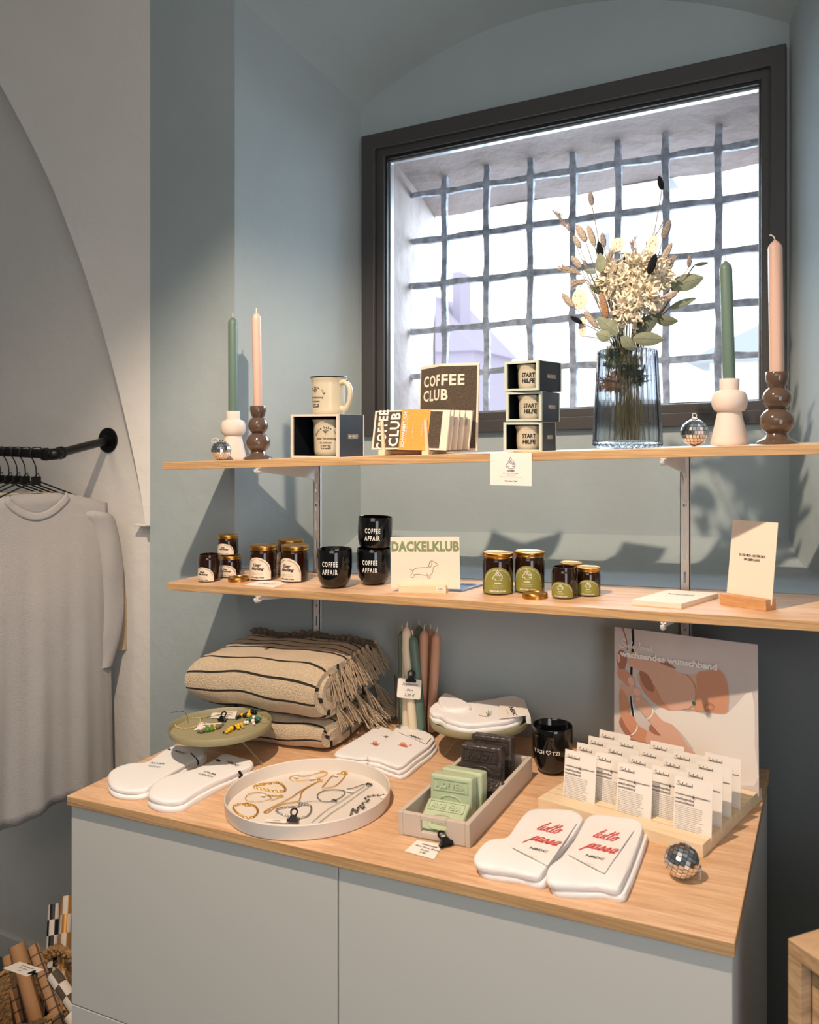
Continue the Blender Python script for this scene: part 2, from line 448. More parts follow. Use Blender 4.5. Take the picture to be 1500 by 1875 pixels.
cuts = sorted(set([round(x, 4) for x in xs]+[round(WX0+.02, 4), round(WX1-.02, 4)]))
for x0, x1 in zip(cuts[:-1], cuts[1:]):
    xm = (x0+x1)/2
    if WX0+.02 < xm < WX1-.02:
        q4(mb, (x0, YN, zT(x0)-.02), (x1, YN, zT(x1)-.02), (x1, YN, arcz(x1)), (x0, YN, arcz(x0)))
        q4(mb, (x0, YN, zlow(x0)), (x1, YN, zlow(x1)), (x1, YN, zB(x1)+.02), (x0, YN, zB(x0)+.02))
    else:
        q4(mb, (x0, YN, zlow(x0)), (x1, YN, zlow(x1)), (x1, YN, arcz(x1)), (x0, YN, arcz(x0)))
struct(mb, 'wall_window')
# outer reveal in rough pale stone
ry0, ry1 = YN+.045, YN+.38
ix0, ix1 = IX0-.02, IX1+.03
mb = MB('stone')
def rv(x, z, y):
    f = (y-ry0)/(ry1-ry0)
    return (x, y, z)
ztI = lambda x: zT(x)-.055; zbI = lambda x: zB(x)+.035
mb.grid(lambda u, v: (ix0+.006*math.sin(9*v+2*u), lerp(ry0, ry1, u), lerp(zbI(ix0), ztI(ix0), v)), 8, 12)
mb.grid(lambda u, v: (ix1+.006*math.sin(7*v+u), lerp(ry0, ry1, u), lerp(zbI(ix1), ztI(ix1), v)), 8, 12, flip=True)
mb.grid(lambda u, v: (lerp(ix0-.01, ix1+.01, u), lerp(ry0, ry1, v), ztI(lerp(ix0, ix1, u))-.10*v**1.5-.006*math.sin(u*17)), 20, 8)
mb.grid(lambda u, v: (lerp(ix0-.01, ix1+.01, u), lerp(ry0, ry1, v), zbI(lerp(ix0, ix1, u))-.06*v), 20, 8, flip=True)
# outer facade rim
q4(mb, (ix0-.6, ry1, ZB), (ix0, ry1, ZB), (ix0, ry1, ZT+.6), (ix0-.6, ry1, ZT+.6))
q4(mb, (ix1, ry1, ZB), (ix1+1.4, ry1, ZB), (ix1+1.4, ry1, ZT+.6), (ix1, ry1, ZT+.6))
q4(mb, (ix0, ry1, ztI(ix0)-.10), (ix1, ry1, ztI(ix1)-.10), (ix1, ry1, ZT+.6), (ix0, ry1, ZT+.6))
q4(mb, (ix0, ry1, ZB), (ix1, ry1, ZB), (ix1, ry1, zbI(ix1)-.06), (ix0, ry1, zbI(ix0)-.06))
struct(mb, 'wall_outer_reveal')
# window: outer frame, sash, black gasket, metal strip, pane
win = bpy.data.objects.new('window_1', None); col.objects.link(win); win['kind'] = 'structure'
def frame(name, m, o, i, y0, y1, bev=.003):
    """a four-sided frame between outer inset o and inner inset i (left, right, top, bottom)"""
    mb = MB(m)
    def P(ins, c, y):
        x = (WX0+ins[0], WX1-ins[1], WX1-ins[1], WX0+ins[0])[c]
        z = (zB(x)+ins[3], zB(x)+ins[3], zT(x)-ins[2], zT(x)-ins[2])[c]
        return (x, y, z)
    vs = []
    for ins in (o, i):
        for y in (y0, y1):
            for c in range(4): vs.append(P(ins, c, y))
    fs = []
    for c in range(4):
        d = (c+1) % 4
        fs += [(c, d, 8+d, 8+c), (4+c, 12+c, 12+d, 4+d), (c, 4+c, 4+d, d), (8+c, 8+d, 12+d, 12+c)]
    mb.add(vs, fs)
    return mb.build(name, win, bevel=bev)
frame('window_frame', 'window_brown', (0, 0, 0, 0), (.045, .035, .045, .035), YN-.022, YN+.06)
frame('window_sash', 'window_brown', (.043, .033, .043, .033), (.07, .057, .066, .058), YN-.006, YN+.05)
frame('gasket', 'gasket', (.068, .055, .064, .056), (.074, .061, .074, .060), YN+.002, YN+.045, 0)
frame('glazing_strip', 'zinc', (.0735, .0605, .0735, .0595), (.078, .064, .080, .062), YN+.02, YN+.04, 0)
mb = MB('pane_glass')
x0, x1 = WX0+.07, WX1-.06
q4(mb, (x0, YN+.03, zB(x0)+.055), (x1, YN+.03, zB(x1)+.055), (x1, YN+.03, zT(x1)-.07), (x0, YN+.03, zT(x0)-.07))
mb.build('pane', win)
# iron grille in the reveal
YG = 2.40
gr = thing('window_grille', 'old forged iron window grille of crossing bars set in the stone reveal', 'grille', (atY(1050, 500, YG).x, YG, HC+.3))
gi = gr.matrix_world.inverted()
hz = []
for ya, yb in ((326, 261), (414.4, 356.8), (501, 454.7), (589, 552.7), (675, 648)):
    hz.append((atY(971, ya, YG), atY(1390, yb, YG)))
def hzat(p, q, x): return p.z+(q.z-p.z)*(x-p.x)/(q.x-p.x)
for vi, px in enumerate((815, 892, 972, 1050, 1133, 1220, 1316)):
    x = atY(px, 0, YG).x; mb = MB('iron'); pts = []
    z0, z1 = zbI(x)-.06, ztI(x)-.015
    M = gi
    prev = None; n = 40
    for i in range(n+1):
        z = lerp(z0, z1, i/n); w = .0088
        for p, q in hz:
            d = abs(z-hzat(p, q, x)); w += .0032*max(0, 1-d/.022)
        pts.append((z, w))
    vs = []; fs = []
    for i, (z, w) in enumerate(pts):
        ox = x+.0015*math.sin(z*23+vi)
        for sx, sy in ((-1, -1), (1, -1), (1, 1), (-1, 1)): vs.append((ox+sx*w, YG+sy*(.009 if w < .0095 else .0125), z))
    for i in range(n):
        for c in range(4): d = (c+1) % 4; fs.append((i*4+c, i*4+d, (i+1)*4+d, (i+1)*4+c))
    fs += [(3, 2, 1, 0), tuple(n*4+c for c in range(4))]
    mb.add(vs, fs, M=M); mb.build('upright_bar', gr, bevel=.002)
for hi, (p, q) in enumerate(hz):
    mb = MB('iron'); n = 44; vs = []; fs = []
    for i in range(n+1):
        x = lerp(ix0-.0, ix1+.0, i/n); z = hzat(p, q, x)+.0015*math.sin(x*31+hi); w = .0088+.0012*math.sin(x*50+hi*2)
        for sy, sz in ((-1, -1), (-1, 1), (1, 1), (1, -1)): vs.append((x, YG+sy*.0085, z+sz*w))
    for i in range(n):
        for c in range(4): d = (c+1) % 4; fs.append((i*4+c, i*4+d, (i+1)*4+d, (i+1)*4+c))
    fs += [(3, 2, 1, 0), tuple(n*4+c for c in range(4))]
    mb.add(vs, fs, M=gi); mb.build('cross_bar', gr, bevel=.002)
# ---- left wall: pale spandrel and a shallow arched recess behind the clothes rail
YR = YW+.045
arcpx = [(-260, -420), (-120, -190), (0, 52), (40, 130), (85, 228), (130, 340), (165, 450), (195, 560), (222, 680), (243, 790), (258, 880), (268, 962)]
AP = [atY(x, y, YW) for x, y in arcpx]
AP = [p for p in smooth_line([(p.x, p.z, 0) for p in AP], 4)]
mb = MB('plaster_white')
for a, b in zip(AP[:-1], AP[1:]):
    ya, yb = YW-.26*(X275-a.x)**1.0, YW-.26*(X275-b.x)**1.0; w_ = lambda p, y: Vector((p.x*y/YW, y, HC+(p.y-HC)*y/YW))
    pa, pb = Vector((a.x, ya, a.y)), Vector((b.x, yb, b.y))
    q4(mb, pa, (X275, YW, a.y), (X275, YW, b.y), pb, nu=6)
    q4(mb, pa, pb, (b.x-.004, YR, b.y-.01), (a.x-.01, YR, a.y-.02))
    q4(mb, (X275, YW-.0005, a.y), (X275, YW-.0005, b.y), (X275, YR+.02, b.y), (X275, YR+.02, a.y))
zl = AP[-1].y
mb.box(AP[-1].x-.06, X275-.001, YW+.012, YR, zl-.006, zl+.001)
struct(mb, 'wall_left_spandrel', bevel=.002)
mb = MB('plaster_white')
q4(mb, (-4.2, YR, 0), (X275, YR, 0), (X275, YR, ZT+1.4), (-4.2, YR, ZT+1.4), nu=20, nv=20)
q4(mb, (X275, YW, 0), (X275, YW, zl), (X275, YR, zl), (X275, YR, 0))
struct(mb, 'wall_left')
bp = atY(0, 1703, YR); bq = atY(76, 1727, YR)
mb = MB('plaster_white'); mb.box(-4.2, X275, YR-.014, YR+.03, 0, .075)
struct(mb, 'baseboard_left', bevel=.003)
mb = MB('floor_tile'); mb.box(-4.2, 1.6, -3.2, YR+.02, -.05, 0); struct(mb, 'floor')
mb = MB('ceiling_white'); mb.box(-4.2, 1.6, -3.2, YW, ZT, ZT+.05); struct(mb, 'ceiling')
mb = MB('plaster_white'); mb.box(1.6, 1.65, -3.2, YW, 0, ZT); struct(mb, 'wall_right')
mb = MB('plaster_white'); mb.box(-4.2, 1.6, -3.25, -3.2, 0, ZT); struct(mb, 'wall_front')
mb = MB('plaster_white'); mb.box(-4.25, -4.2, -3.2, YR+.02, 0, ZT); struct(mb, 'wall_far_left')
# ---- outside: houses across the street, bleached by the daylight
def outbox(name, px0, px1, py0, py1, Y, m, label, roof=None, depth=2.0):
    a = atY(px0, py1, Y); b = atY(px1, py0, Y); t = thing(name, label, 'building', (a.x, Y, a.z))
    w, h = b.x-a.x, b.z-a.z
    mb = MB(m); mb.box(0, w, 0, depth, 0, h); mb.build('wall', t)
    if roof:
        mb = MB(roof[0]); o = roof[2]
        mb.prism([(-o, h-.02), (w+o, h-.02), (w/2, h+roof[1])], -o, depth+o, lambda x, y, t_: (x, t_, y)); mb.build('roof', t)
    return t, w, h
t, w, h = outbox('stone_building', 690, 868, 640, 1700, 14, 'roof_lavender', 'lavender grey gabled building low at the left behind the window bars', ('roof_lavender', 1.1, .1))
mb = MB('roof_lavender'); mb.box(w*.70, w*.78, .4, .9, h+.2, h+1.5); mb.build('chimney', t)
t, w, h = outbox('pale_house', 1075, 1190, 300, 1700, 20, 'house_pale', 'tall pale house with a small dark window seen through the middle of the grille', ('house_grey', .8, .3))
mb = MB('house_grey'); mb.box(w*.28, w*.36, -.03, .02, h-1.9, h-1.5); mb.build('window', t)
t, w, h = outbox('low_house', 1300, 1900, 640, 1700, 16, 'house_pale', 'low pale house with a broad grey roof at the right behind the window bars', ('house_grey', 1.3, .4))
mb = MB('house_grey'); mb.box(w*.1, w*.2, -.03, .02, h-1.6, h-.8); mb.build('window', t)
# ================================================================== SHELVES, CABINET
def board(name, B, x0, x1, y0, y1, th, label, cat):
    mb = MB('oak', 'oak_edge')
    n = 1
    vs = []
    for z in (0, -th):
        for y in (y0, y1):
            for x in (x0, x1): vs.append((x, y, B.z(x)+z))
    mb.add(vs, [(0, 1, 3, 2), (4, 6, 7, 5)], 0)
    mb.add([], []); b = 0
    for f in [(0, 4, 5, 1), (2, 3, 7, 6), (0, 2, 6, 4), (1, 5, 7, 3)]: mb.f.append(f); mb.m.append(1); mb.s.append(False)
    o = mb.build(name, bevel=.0012); tag(o, label, cat); return o
TS = .0178
board('wall_shelf', S1, S1.a, .052, 1.55, 1.797, TS, 'upper oak wall shelf carrying the vase, gift mugs and candlesticks', 'shelf')
board('wall_shelf', S2, S2.a, .052, 1.55, 1.797, TS, 'lower oak wall shelf carrying the candle jars and black cups', 'shelf')
board('worktop', CT, CT.a, CT.b, 1.163, 1.797, .0185, 'oak worktop with striped edge lying on the white cabinet', 'worktop')
RX = [atY(581, 0, 1.79).x, atY(1255, 0, 1.79).x]
def rail(x, label):
    t = thing('shelf_rail', label, 'shelf rail', (x, 1.797, CT.z(x)+.02), group=None)
    zt = S1.z(x)-TS-.001-(CT.z(x)+.02); mb = MB('rail_metal')
    w = .0095; mb.box(-w, -.0025, -.011, -.009, 0, zt); mb.box(.0025, w, -.011, -.009, 0, zt)
    mb.box(-w, -w+.0015, -.011, .0, 0, zt); mb.box(w-.0015, w, -.011, 0, 0, zt)
    z = zt-.02
    while z > .03:
        mb.box(-.0026, .0026, -.011, -.009, z-.025, z); z -= .048
    rl = mb.build('rail', t)
    for f in (.16, .52, .83):
        mb = MB('silver'); mb.ball((0, -.0115, zt*f), .004, .002, .004, nu=10, nv=6); mb.build('screw', rl)
rail(RX[0], 'left slotted metal shelf rail, beside the black cups')
rail(RX[1], 'right slotted metal shelf rail, above the white card pile')
def bracket(B, x, label):
    z = B.z(x)-TS-.0005
    t = thing('shelf_bracket', label, 'bracket', (x, 1.786, z)); mb = MB('rail_metal')
    L = 1.786-1.543
    mb.prism([(0, 0), (0, -.062), (-.012, -.040), (-.03, -.034), (-L+.02, -.011), (-L, -.010), (-L, 0)], -.0016, .0016, lambda a, b, c: (c, a, b))
    mb.box(-.005, .005, -L, -.01, -.0018, 0)
    mb.build('arm', t, bevel=.0008)
    mb = MB('rail_metal'); mb.tube([(0, -L+.012, -.010), (0, -L-.004, -.009), (0, -L-.0065, -.003)], .004, 8, sm=4); mb.build('front_hook', t)
bracket(S1, RX[0], 'white metal bracket under the upper shelf at its left end')
bracket(S1, RX[1], 'white metal bracket under the upper shelf below the disco ball')
bracket(S2, RX[0], 'white metal bracket under the lower shelf above the striped blankets')
bracket(S2, RX[1], 'white metal bracket under the lower shelf above the printed poster')
# cabinet
cab = thing('cabinet', 'white double door cabinet standing under the oak worktop', 'cabinet', ((CT.a+CT.b)/2, 1.48, 0)); ci = cab.matrix_world.inverted()
cx0, cx1, cy0, cy1 = CT.a+.003, CT.b-.004, 1.172, 1.79
zt = lambda x: CT.z(x)-.0187
def slab(mb, x0, x1, y0, y1, zb, ztf, m=0):
    vs = [(x, y, z) for (y) in (y0, y1) for x in (x0, x1) for z in (zb(x), ztf(x))]
    mb.add(vs, [(0, 2, 3, 1), (4, 5, 7, 6), (0, 1, 5, 4), (2, 6, 7, 3), (1, 3, 7, 5), (0, 4, 6, 2)], m, M=ci)
mb = MB('cabinet_side')
slab(mb, cx0, cx1, cy0+.018, cy1, lambda x: .07, lambda x: zt(x)); mb.build('body', cab, bevel=.001)
mb = MB('slot_dark'); slab(mb, cx0+.03, cx1-.03, cy0+.06, cy1-.02, lambda x: .0, lambda x: .07); mb.build('plinth', cab)
xm = atY(619, 0, cy0).x; dh = .388
for x0, x1 in ((cx0, xm-.0012), (xm+.0012, cx1)):
    mb = MB('cabinet_white'); slab(mb, x0, x1, cy0, cy0+.016, lambda x: zt(x)-dh, lambda x: zt(x)-.001); mb.build('door', cab, bevel=.001)
    mb = MB('cabinet_white'); slab(mb, x0, x1, cy0, cy0+.016, lambda x: .075+CT.k*(x-cx0), lambda x: zt(x)-dh-.0025); mb.build('door', cab, bevel=.001)
# wooden crate at the lower right, and the darker lower wall beside the cabinet
p = atY(1443, 1718, 1.16)
def onz(x, y, z): r = ray(x, y); t = (z-HC)/r[2]; return Vector((r[0]*t, r[1]*t, z))
pr = onz(1500, 1757, p.z)
cr = thing('wooden_cabinet', 'small pale wooden cabinet with a framed door at the lower right corner', 'cabinet', (p.x, p.y, 0), rot=math.atan2((pr-p).y, (pr-p).x))
h = p.z; mb = MB('crate_wood')
mb.box(0, .5, 0, .42, h-.02, h); mb.box(0, .02, 0, .42, 0, h-.02); mb.box(.48, .5, 0, .42, 0, h-.02); mb.box(.02, .48, .02, .40, .02, .04)
mb.box(.02, .48, .40, .42, 0, h-.02)
mb.build('body', cr, bevel=.001)
mb = MB('crate_wood'); mb.box(.022, .478, .016, .034, .03, h-.022); mb.build('door', cr, bevel=.001)
# ================================================================== CLOTHES RAIL
RY = 1.565
pf = atY(199, 806, YR); pe = atY(100, 832, RY)
t = thing('clothes_rail', 'black pipe clothes rail fixed to the wall by a round flange', 'clothes rail', tuple(pf)); ti = t.matrix_world.inverted()
mb = MB('black_metal'); mb.cyl(pf, pf+Vector((0, -.005, 0)), .037, 32, M=ti); mb.cyl(pf, pf+Vector((0, -.022, -.002)), .019, 20, M=ti, r2=.016); mb.build('flange', t)
pel = pe+Vector((-.9, 0, .02))
mb = MB('black_metal'); mb.cyl(pf, pe, .0118, 20, M=ti); mb.cyl(pe, pel, .0125, 20, M=ti)
mb.build('pipe', t)
mb = MB('black_metal'); dd = (pf-pe).normalized()
mb.tube([pe+dd*.032, pe+dd*.012, pe+Vector((-.012, 0, 0)), pe+Vector((-.034, 0, 0))], .0152, 18, M=ti, sm=5)
for q, d_ in ((pe+dd*.03, dd), (pe+Vector((-.034, 0, 0)), Vector((-1, 0, 0)))): mb.cyl(q-d_*.005, q+d_*.005, .0172, 18, M=ti)
mb.build('elbow', t)
# garments: outline measured on the front shirt, mirrored about its neck
def garment(name, px, label, cat, m, dirn, hem_y=1480, sleeve=None, collar=True, group=None, hang=True, sw=1.0, fat=.3):
    h = atY(px, 832, RY); X0 = h.x; zr = pe.z
    ang = math.atan2(dirn[1], dirn[0])
    t = thing(name, label, cat, (X0, RY, zr-.02), rot=ang, group=group)
    # local: +x along the shoulder towards the wall, y = thickness, z up
    zs = -.087                                            # neck point below the rail
    def topz(a):                                          # upper outline
        aa = abs(a)
        if aa < .078: return zs-.052*math.cos(aa/.078*PI/2)**.8
        return zs-(aa-.078)*.28
    W0 = .205*sw; zh = -(hem_y-832)*.00142
    def panel(sgn, neck):
        def fn(u, v):
            s = 2*u-1; tz = topz(s*W0) if neck else zs-(max(0, abs(s*W0)-.078))*.28
            z = lerp(tz, zh+.012*math.sin(s*5), v); w = W0*(1+.10*v)
            a = s*w
            fold = .006*math.sin(s*11+v*2)*v+.004*math.sin(s*23+1.3)*v
            b = (.030*fat*(1-s**4)*(.35+.65*min(1, v*3))+fold*(.45+fat*.8)+.002)*sgn
            return (a, b, z)
        return fn
    mb = MB(m); mb.grid(panel(-1, True), 36, 30); mb.grid(panel(1, False), 36, 30, flip=True); mb.build('body', t, solid=.0015)
    for sg in (1, -1):
        path = sleeve or [(W0-.060, zs-.052), (W0-.024, zs-.075), (W0+.000, zs-.14), (W0+.014, zs-.24), (W0+.016, zs-.36), (W0+.006, zs-.44), (W0-.010, zs-.50)]
        pts = smooth_line([(sg*a, 0, z) for a, z in path], 5); mb = MB(m); n = 14; vs = []; fs = []
        for i, p in enumerate(pts):
            f = i/(len(pts)-1); g_ = min(1, .25+f*5); ra = lerp(.046, .026, f)*g_; rb = lerp(.034, .022, f)*(1+.1*math.sin(f*19))*g_*(.35+fat*.5)
            for k in range(n):
                an = 2*PI*k/n; vs.append((p.x+ra*math.cos(an), rb*math.sin(an)+.002*math.sin(an*3+f*9), p.z))
        for i in range(len(pts)-1):
            for k in range(n): q = (k+1) % n; fs.append((i*n+k, i*n+q, (i+1)*n+q, (i+1)*n+k))
        fs.append(tuple((len(pts)-1)*n+k for k in range(n))); fs.append(tuple(range(n-1, -1, -1)))
        mb.add(vs, fs, 0, True); mb.build('sleeve', t)
    if collar:
        mb = MB(m)
        def cf(u, v):
            a = (2*u-1)*.078; z = topz(a); k = v
            d = Vector((-a*.25, 0, -1)).normalized()
            return (a+ (a*.12)*k, -.030*fat*(1-(a/W0)**4)*(.35+.1*k)-.0035, z+.003-.021*k)
        mb.grid(cf, 24, 3); mb.build('collar', t, solid=.002)
    # hanger
    hg = thing('coat_hanger', label='black wire hanger holding the '+label.split(' hanging')[0], cat='hanger', loc=(X0, RY, zr-.02), rot=ang)
    mb = MB('black_metal')
    mb.tube([(.014, 0, .022), (.013, 0, .036), (0, 0, .038), (-.013, 0, .034), (-.015, 0, .018), (-.006, 0, .0), (0, 0, -.02), (0, 0, -.055)], .0016, 6, sm=5)
    mb.tube([(0, 0, -.05), (.17, .0, -.122)], .0022, 6); mb.tube([(0, 0, -.05), (-.17, .0, -.122)], .0022, 6)
    mb.build('wire', hg)
    mb = MB('black_plastic'); mb.box(-.011, .011, -.006, .006, -.062, -.04); mb.tube([(-.006, -.005, -.04), (.0, -.016, -.03), (.006, -.005, -.04)], .0015, 6); mb.build('clip', hg, bevel=.001)
    return t
DR = (.26, .966)
garment('sweatshirt', 66, 'pale grey long sleeved sweatshirt hanging front most on the clothes rail', 'shirt', 'shirt_grey', DR, 1490, sw=.99, fat=.7)
SL = [(.13, -.14), (.165, -.22), (.215, -.31), (.262, -.39), (.284, -.47), (.282, -.56)]
garment('linen_shirt', 46, 'sand coloured crinkled shirt hanging just behind the grey sweatshirt', 'shirt', 'shirt_linen', DR, 1450, sleeve=SL, collar=False, sw=.88)
garment('sweatshirt', 31, 'off white top hanging third on the clothes rail', 'shirt', 'shirt_white', DR, 1500)
garment('sweatshirt', 16, 'pale top hanging fourth on the clothes rail near the left edge', 'shirt', 'shirt_white', DR, 1495)
garment('sweatshirt', 0, 'light top hanging furthest left on the clothes rail', 'shirt', 'shirt_grey', DR, 1490)
# ================================================================== BASKET OF GIFT WRAP
bc = atY(48, 1850, 1.43)
bk = thing('jute_basket', 'braided jute basket holding gift wrap rolls at the lower left', 'basket', (bc.x, bc.y, 0))
def braid(mb, pts, r, m=0, turns=18, M=None, sm=6, closed=False):
    P = smooth_line(pts, sm, closed); L = len(P)
    for s in range(3):
        q = []
        for i, p in enumerate(P):
            a = P[max(0, i-1)]; b = P[min(L-1, i+1)]; tn = (b-a).normalized() if (b-a).length > 1e-9 else Vector((0, 0, 1)); x = tn.cross(Vector((0, 1, .1))).normalized(); y = tn.cross(x)
            ph = 2*PI*(turns*i/(L-1)+s/3)
            q.append(p+x*(r*.62*math.sin(ph))+y*(r*.34*math.sin(2*ph)))
        mb.tube(q, r*.52, 6, m, closed=closed, M=M)
mb = MB('jute')
for k in range(23):
    z = .008+k*.0135; rr = .125+.012*math.sin(k/22*PI)
    ring = [(rr*math.cos(a*2*PI/18), rr*math.sin(a*2*PI/18), z) for a in range(19)]
    braid(mb, ring, .0085, turns=26, sm=3)
mb.lathe([(.0, .002), (.118, .002), (.118, .30), (.116, .30), (.116, .004), (0, .004)], 24, m=0); mb.build('body', bk)
mb = MB('jute'); braid(mb, [(-.10, -.095, .27), (-.085, -.11, .335), (-.04, -.115, .365), (.005, -.11, .345), (.022, -.12, .24)], .017, turns=7, sm=8); mb.build('handle', bk)
mb = MB('jute'); braid(mb, [(-.08, .10, .28), (-.05, .11, .33), (0, .11, .35), (.05, .11, .33), (.07, .10, .28)], .015, turns=7, sm=8); mb.build('handle', bk)
def roll(top, bot, r, Y0, Y1, ms, fn, label, nv=8, open_=False):
    a = atY(*top, Y0); b = atY(*bot, Y1); d = (a-b); Ln = d.length
    t = thing('gift_wrap_roll', label, 'wrapping paper', tuple(b), mat_=Matrix.Translation(b) @ d.to_track_quat('Z', 'Y').to_matrix().to_4x4())
    mb = MB(*ms)
    mb.grid(lambda u, v: (r*math.cos(2*PI*u), r*math.sin(2*PI*u), Ln*v), 20, nv, m=fn, cu=True)
    mb.grid(lambda u, v: (r*(1-.14*v)*math.cos(2*PI*u), r*(1-.14*v)*math.sin(2*PI*u), Ln-.0*v), 20, 1, m=0, cu=True)
    mb.grid(lambda u, v: (r*.86*math.cos(2*PI*u), r*.86*math.sin(2*PI*u), Ln-.06*v), 20, 1, m=0, cu=True)
    mb.build('paper', t)
    mb = MB('slot_dark'); mb.cyl((0, 0, Ln-.06), (0, 0, Ln-.055), r*.8, 16); mb.build('core', t)
chk = lambda k, w: (lambda u, v: (1 if (int(u*w)+int(v*k)) % 2 else 0))
def gridl(u, v): return 1 if (v*40) % 4 < .35 or (u*20 % 5) < 1 else 0
roll((99, 1656), (86, 1930), .0150, 1.60, 1.47, ('paper_white', 'black_card'), chk(9, 7), 'gift wrap roll in black and cream checks standing in the basket', 9)
roll((123, 1641), (108, 1930), .0150, 1.62, 1.48, ('paper_white', 'foil_gold'), chk(8, 7), 'tall gift wrap roll in gold and white checks right beside the cabinet', 8)
roll((30, 1730), (92, 1960), .0185, 1.45, 1.42, ('kraft', 'paper_white', 'foil_gold'), lambda u, v: (1 if int(v*8+u*2) % 2 else 2) if .55 < u < .85 else 0, 'kraft gift wrap roll with a gold and white stripe leaning left in the basket', 8)
roll((60, 1733), (128, 1930), .0150, 1.44, 1.40, ('kraft', 'brown_print'), gridl, 'kraft gift wrap roll with a fine dark grid in the basket', 80)
roll((14, 1750), (60, 1960), .0160, 1.50, 1.45, ('kraft', 'brown_print'), gridl, 'kraft gridded roll left most in the basket, behind the tag', 80)
roll((99, 1786), (142, 1850), .0165, 1.36, 1.34, ('paper_white', 'cloth_brown'), chk(3, 6), 'brown and white roll with an open end leaning on the cabinet side', 3)
roll((131, 1855), (160, 1900), .0175, 1.30, 1.30, ('paper_white', 'paper_cream'), chk(2, 3), 'white roll seen end on at the foot of the cabinet', 3)
def clip(name_parent, M, s=1.0, label=None, cat=None):
    """small black bulldog clip"""
    t = thing('bulldog_clip', label, 'clip', mat_=M) if label else name_parent
    mb = MB('black_plastic')
    mb.box(-.009*s, .009*s, -.003*s, .003*s, 0, .004*s, M=None if label else M)
    mb.prism([(-.009*s, 0), (.009*s, 0), (.0035*s, .010*s), (-.0035*s, .010*s)], -.0032*s, .0032*s, lambda x, y, t_: tuple((Matrix() if label else M) @ Vector((x, t_, y))))
    mb.build('jaw', t, bevel=.0006)
    mb = MB('black_plastic'); mb.tube([tuple((Matrix() if label else M) @ Vector(q)) for q in ((-.003*s, 0, .008*s), (-.005*s, .001, .015*s), (0, .002, .019*s), (.005*s, .001, .015*s), (.003*s, 0, .008*s))], .0014*s, 6, sm=4); mb.build('loop', t)
    return t
def card_text(mb, lines, fn, m):
    for body, cap, x, y, kw in lines: mb.text(body, cap, fn, m, x=x, y=y, **kw)
tg = [atY(5, 1773, 1.30), atY(35, 1762, 1.34), atY(72, 1774, 1.33), atY(49, 1788, 1.29)]
o_ = tg[0]; ex = (tg[3]-tg[0]).normalized(); ez = (tg[2]-tg[3]); ez = (ez-ex*ez.dot(ex)).normalized(); wN = ex.cross(ez)
Mt = Matrix((ex, ez, wN)).transposed().to_4x4(); Mt.translation = o_
t = thing('price_tag', 'white handwritten tag clipped to the gift wrap rolls in the basket', 'price tag', mat_=Mt)
mb = MB('paper', 'black_print'); L1 = (tg[3]-tg[0]).length; L2 = (tg[2]-tg[3]).length
mb.box(0, L1, 0, L2, -.0004, .0004); f_ = flatfn(.0006)
for i, s in enumerate(('Geschenkpapier', '70 x 200 cm', '6,50')): mb.text(s, .005, f_, 1, shear=.3, x=L1*.5, y=L2*(.7-.25*i))
mb.build('card', t); clip(None, Mt @ Matrix.Translation((L1*.9, L2*.4, 0)) @ Matrix.Rotation(-PI/2, 4, 'Z') @ Matrix.Rotation(-PI/2, 4, 'X'), 1.0, 'black clip holding the tag on the gift wrap rolls')
# ================================================================== THINGS ON THE UPPER SHELF
def candle(mb_m, t, h, r, wick=(0, 0), base=0.0):
    mb = MB(mb_m); mb.lathe([(r*.96, base), (r, base+.003), (r, h-.016), (r*.93, h-.011), (r*.62, h-.006), (r*.2, h-.001), (0, h)], 24); wax = mb.build('wax', t)
    mb = MB('wick'); mb.tube([(0, 0, h-.002), (wick[0]*.2, 0, h+.005), (wick[0]*.7, 0, h+.009), (wick[0], 0, h+.010+wick[1])], .0011, 6, sm=4); mb.build('wick', wax)
def holder_white(loc, label, s=1.0):
    t = thing('candlestick', label, 'candlestick', loc, group='white ceramic candlesticks'); mb = MB('ceramic_white')
    pr = [(.0325, 0), (.0335, .002), (.0328, .008), (.0218, .058), (.0212, .062)]
    for i in range(13):
        a = -PI/2+.35+i/12*(PI-.85); pr.append((.0212+.0105*math.cos(a)+.0, .0815+.0195*math.sin(a)))
    pr += [(.0172, .102), (.0175, .1215), (.0165, .123), (.0125, .123), (.0122, .100), (0, .100)]
    mb.lathe([(a*s, b*s) for a, b in pr], 40); mb.build('body', t); return t
def holder_brown(loc, label, s=1.0):
    t = thing('candlestick', label, 'candlestick', loc, group='brown glazed candlesticks'); mb = MB('ceramic_brown')
    pr = [(.0345, 0), (.0352, .002), (.033, .005), (.0215, .0105), (.018, .0155)]
    for i in range(13): a = -PI/2+.62+i/12*(PI-1.1); pr.append((.0288*math.cos(a), .040+.0255*math.sin(a)))
    for i in range(13): a = -PI/2+.58+i/12*(PI-1.15); pr.append((.0240*math.cos(a), .0805+.0225*math.sin(a)))
    pr += [(.0158, .1035), (.0190, .116), (.0188, .1255), (.0178, .127), (.0122, .127), (.0120, .104), (0, .104)]
    mb.lathe([(a*s, b*s) for a, b in pr], 40); mb.build('body', t); return t
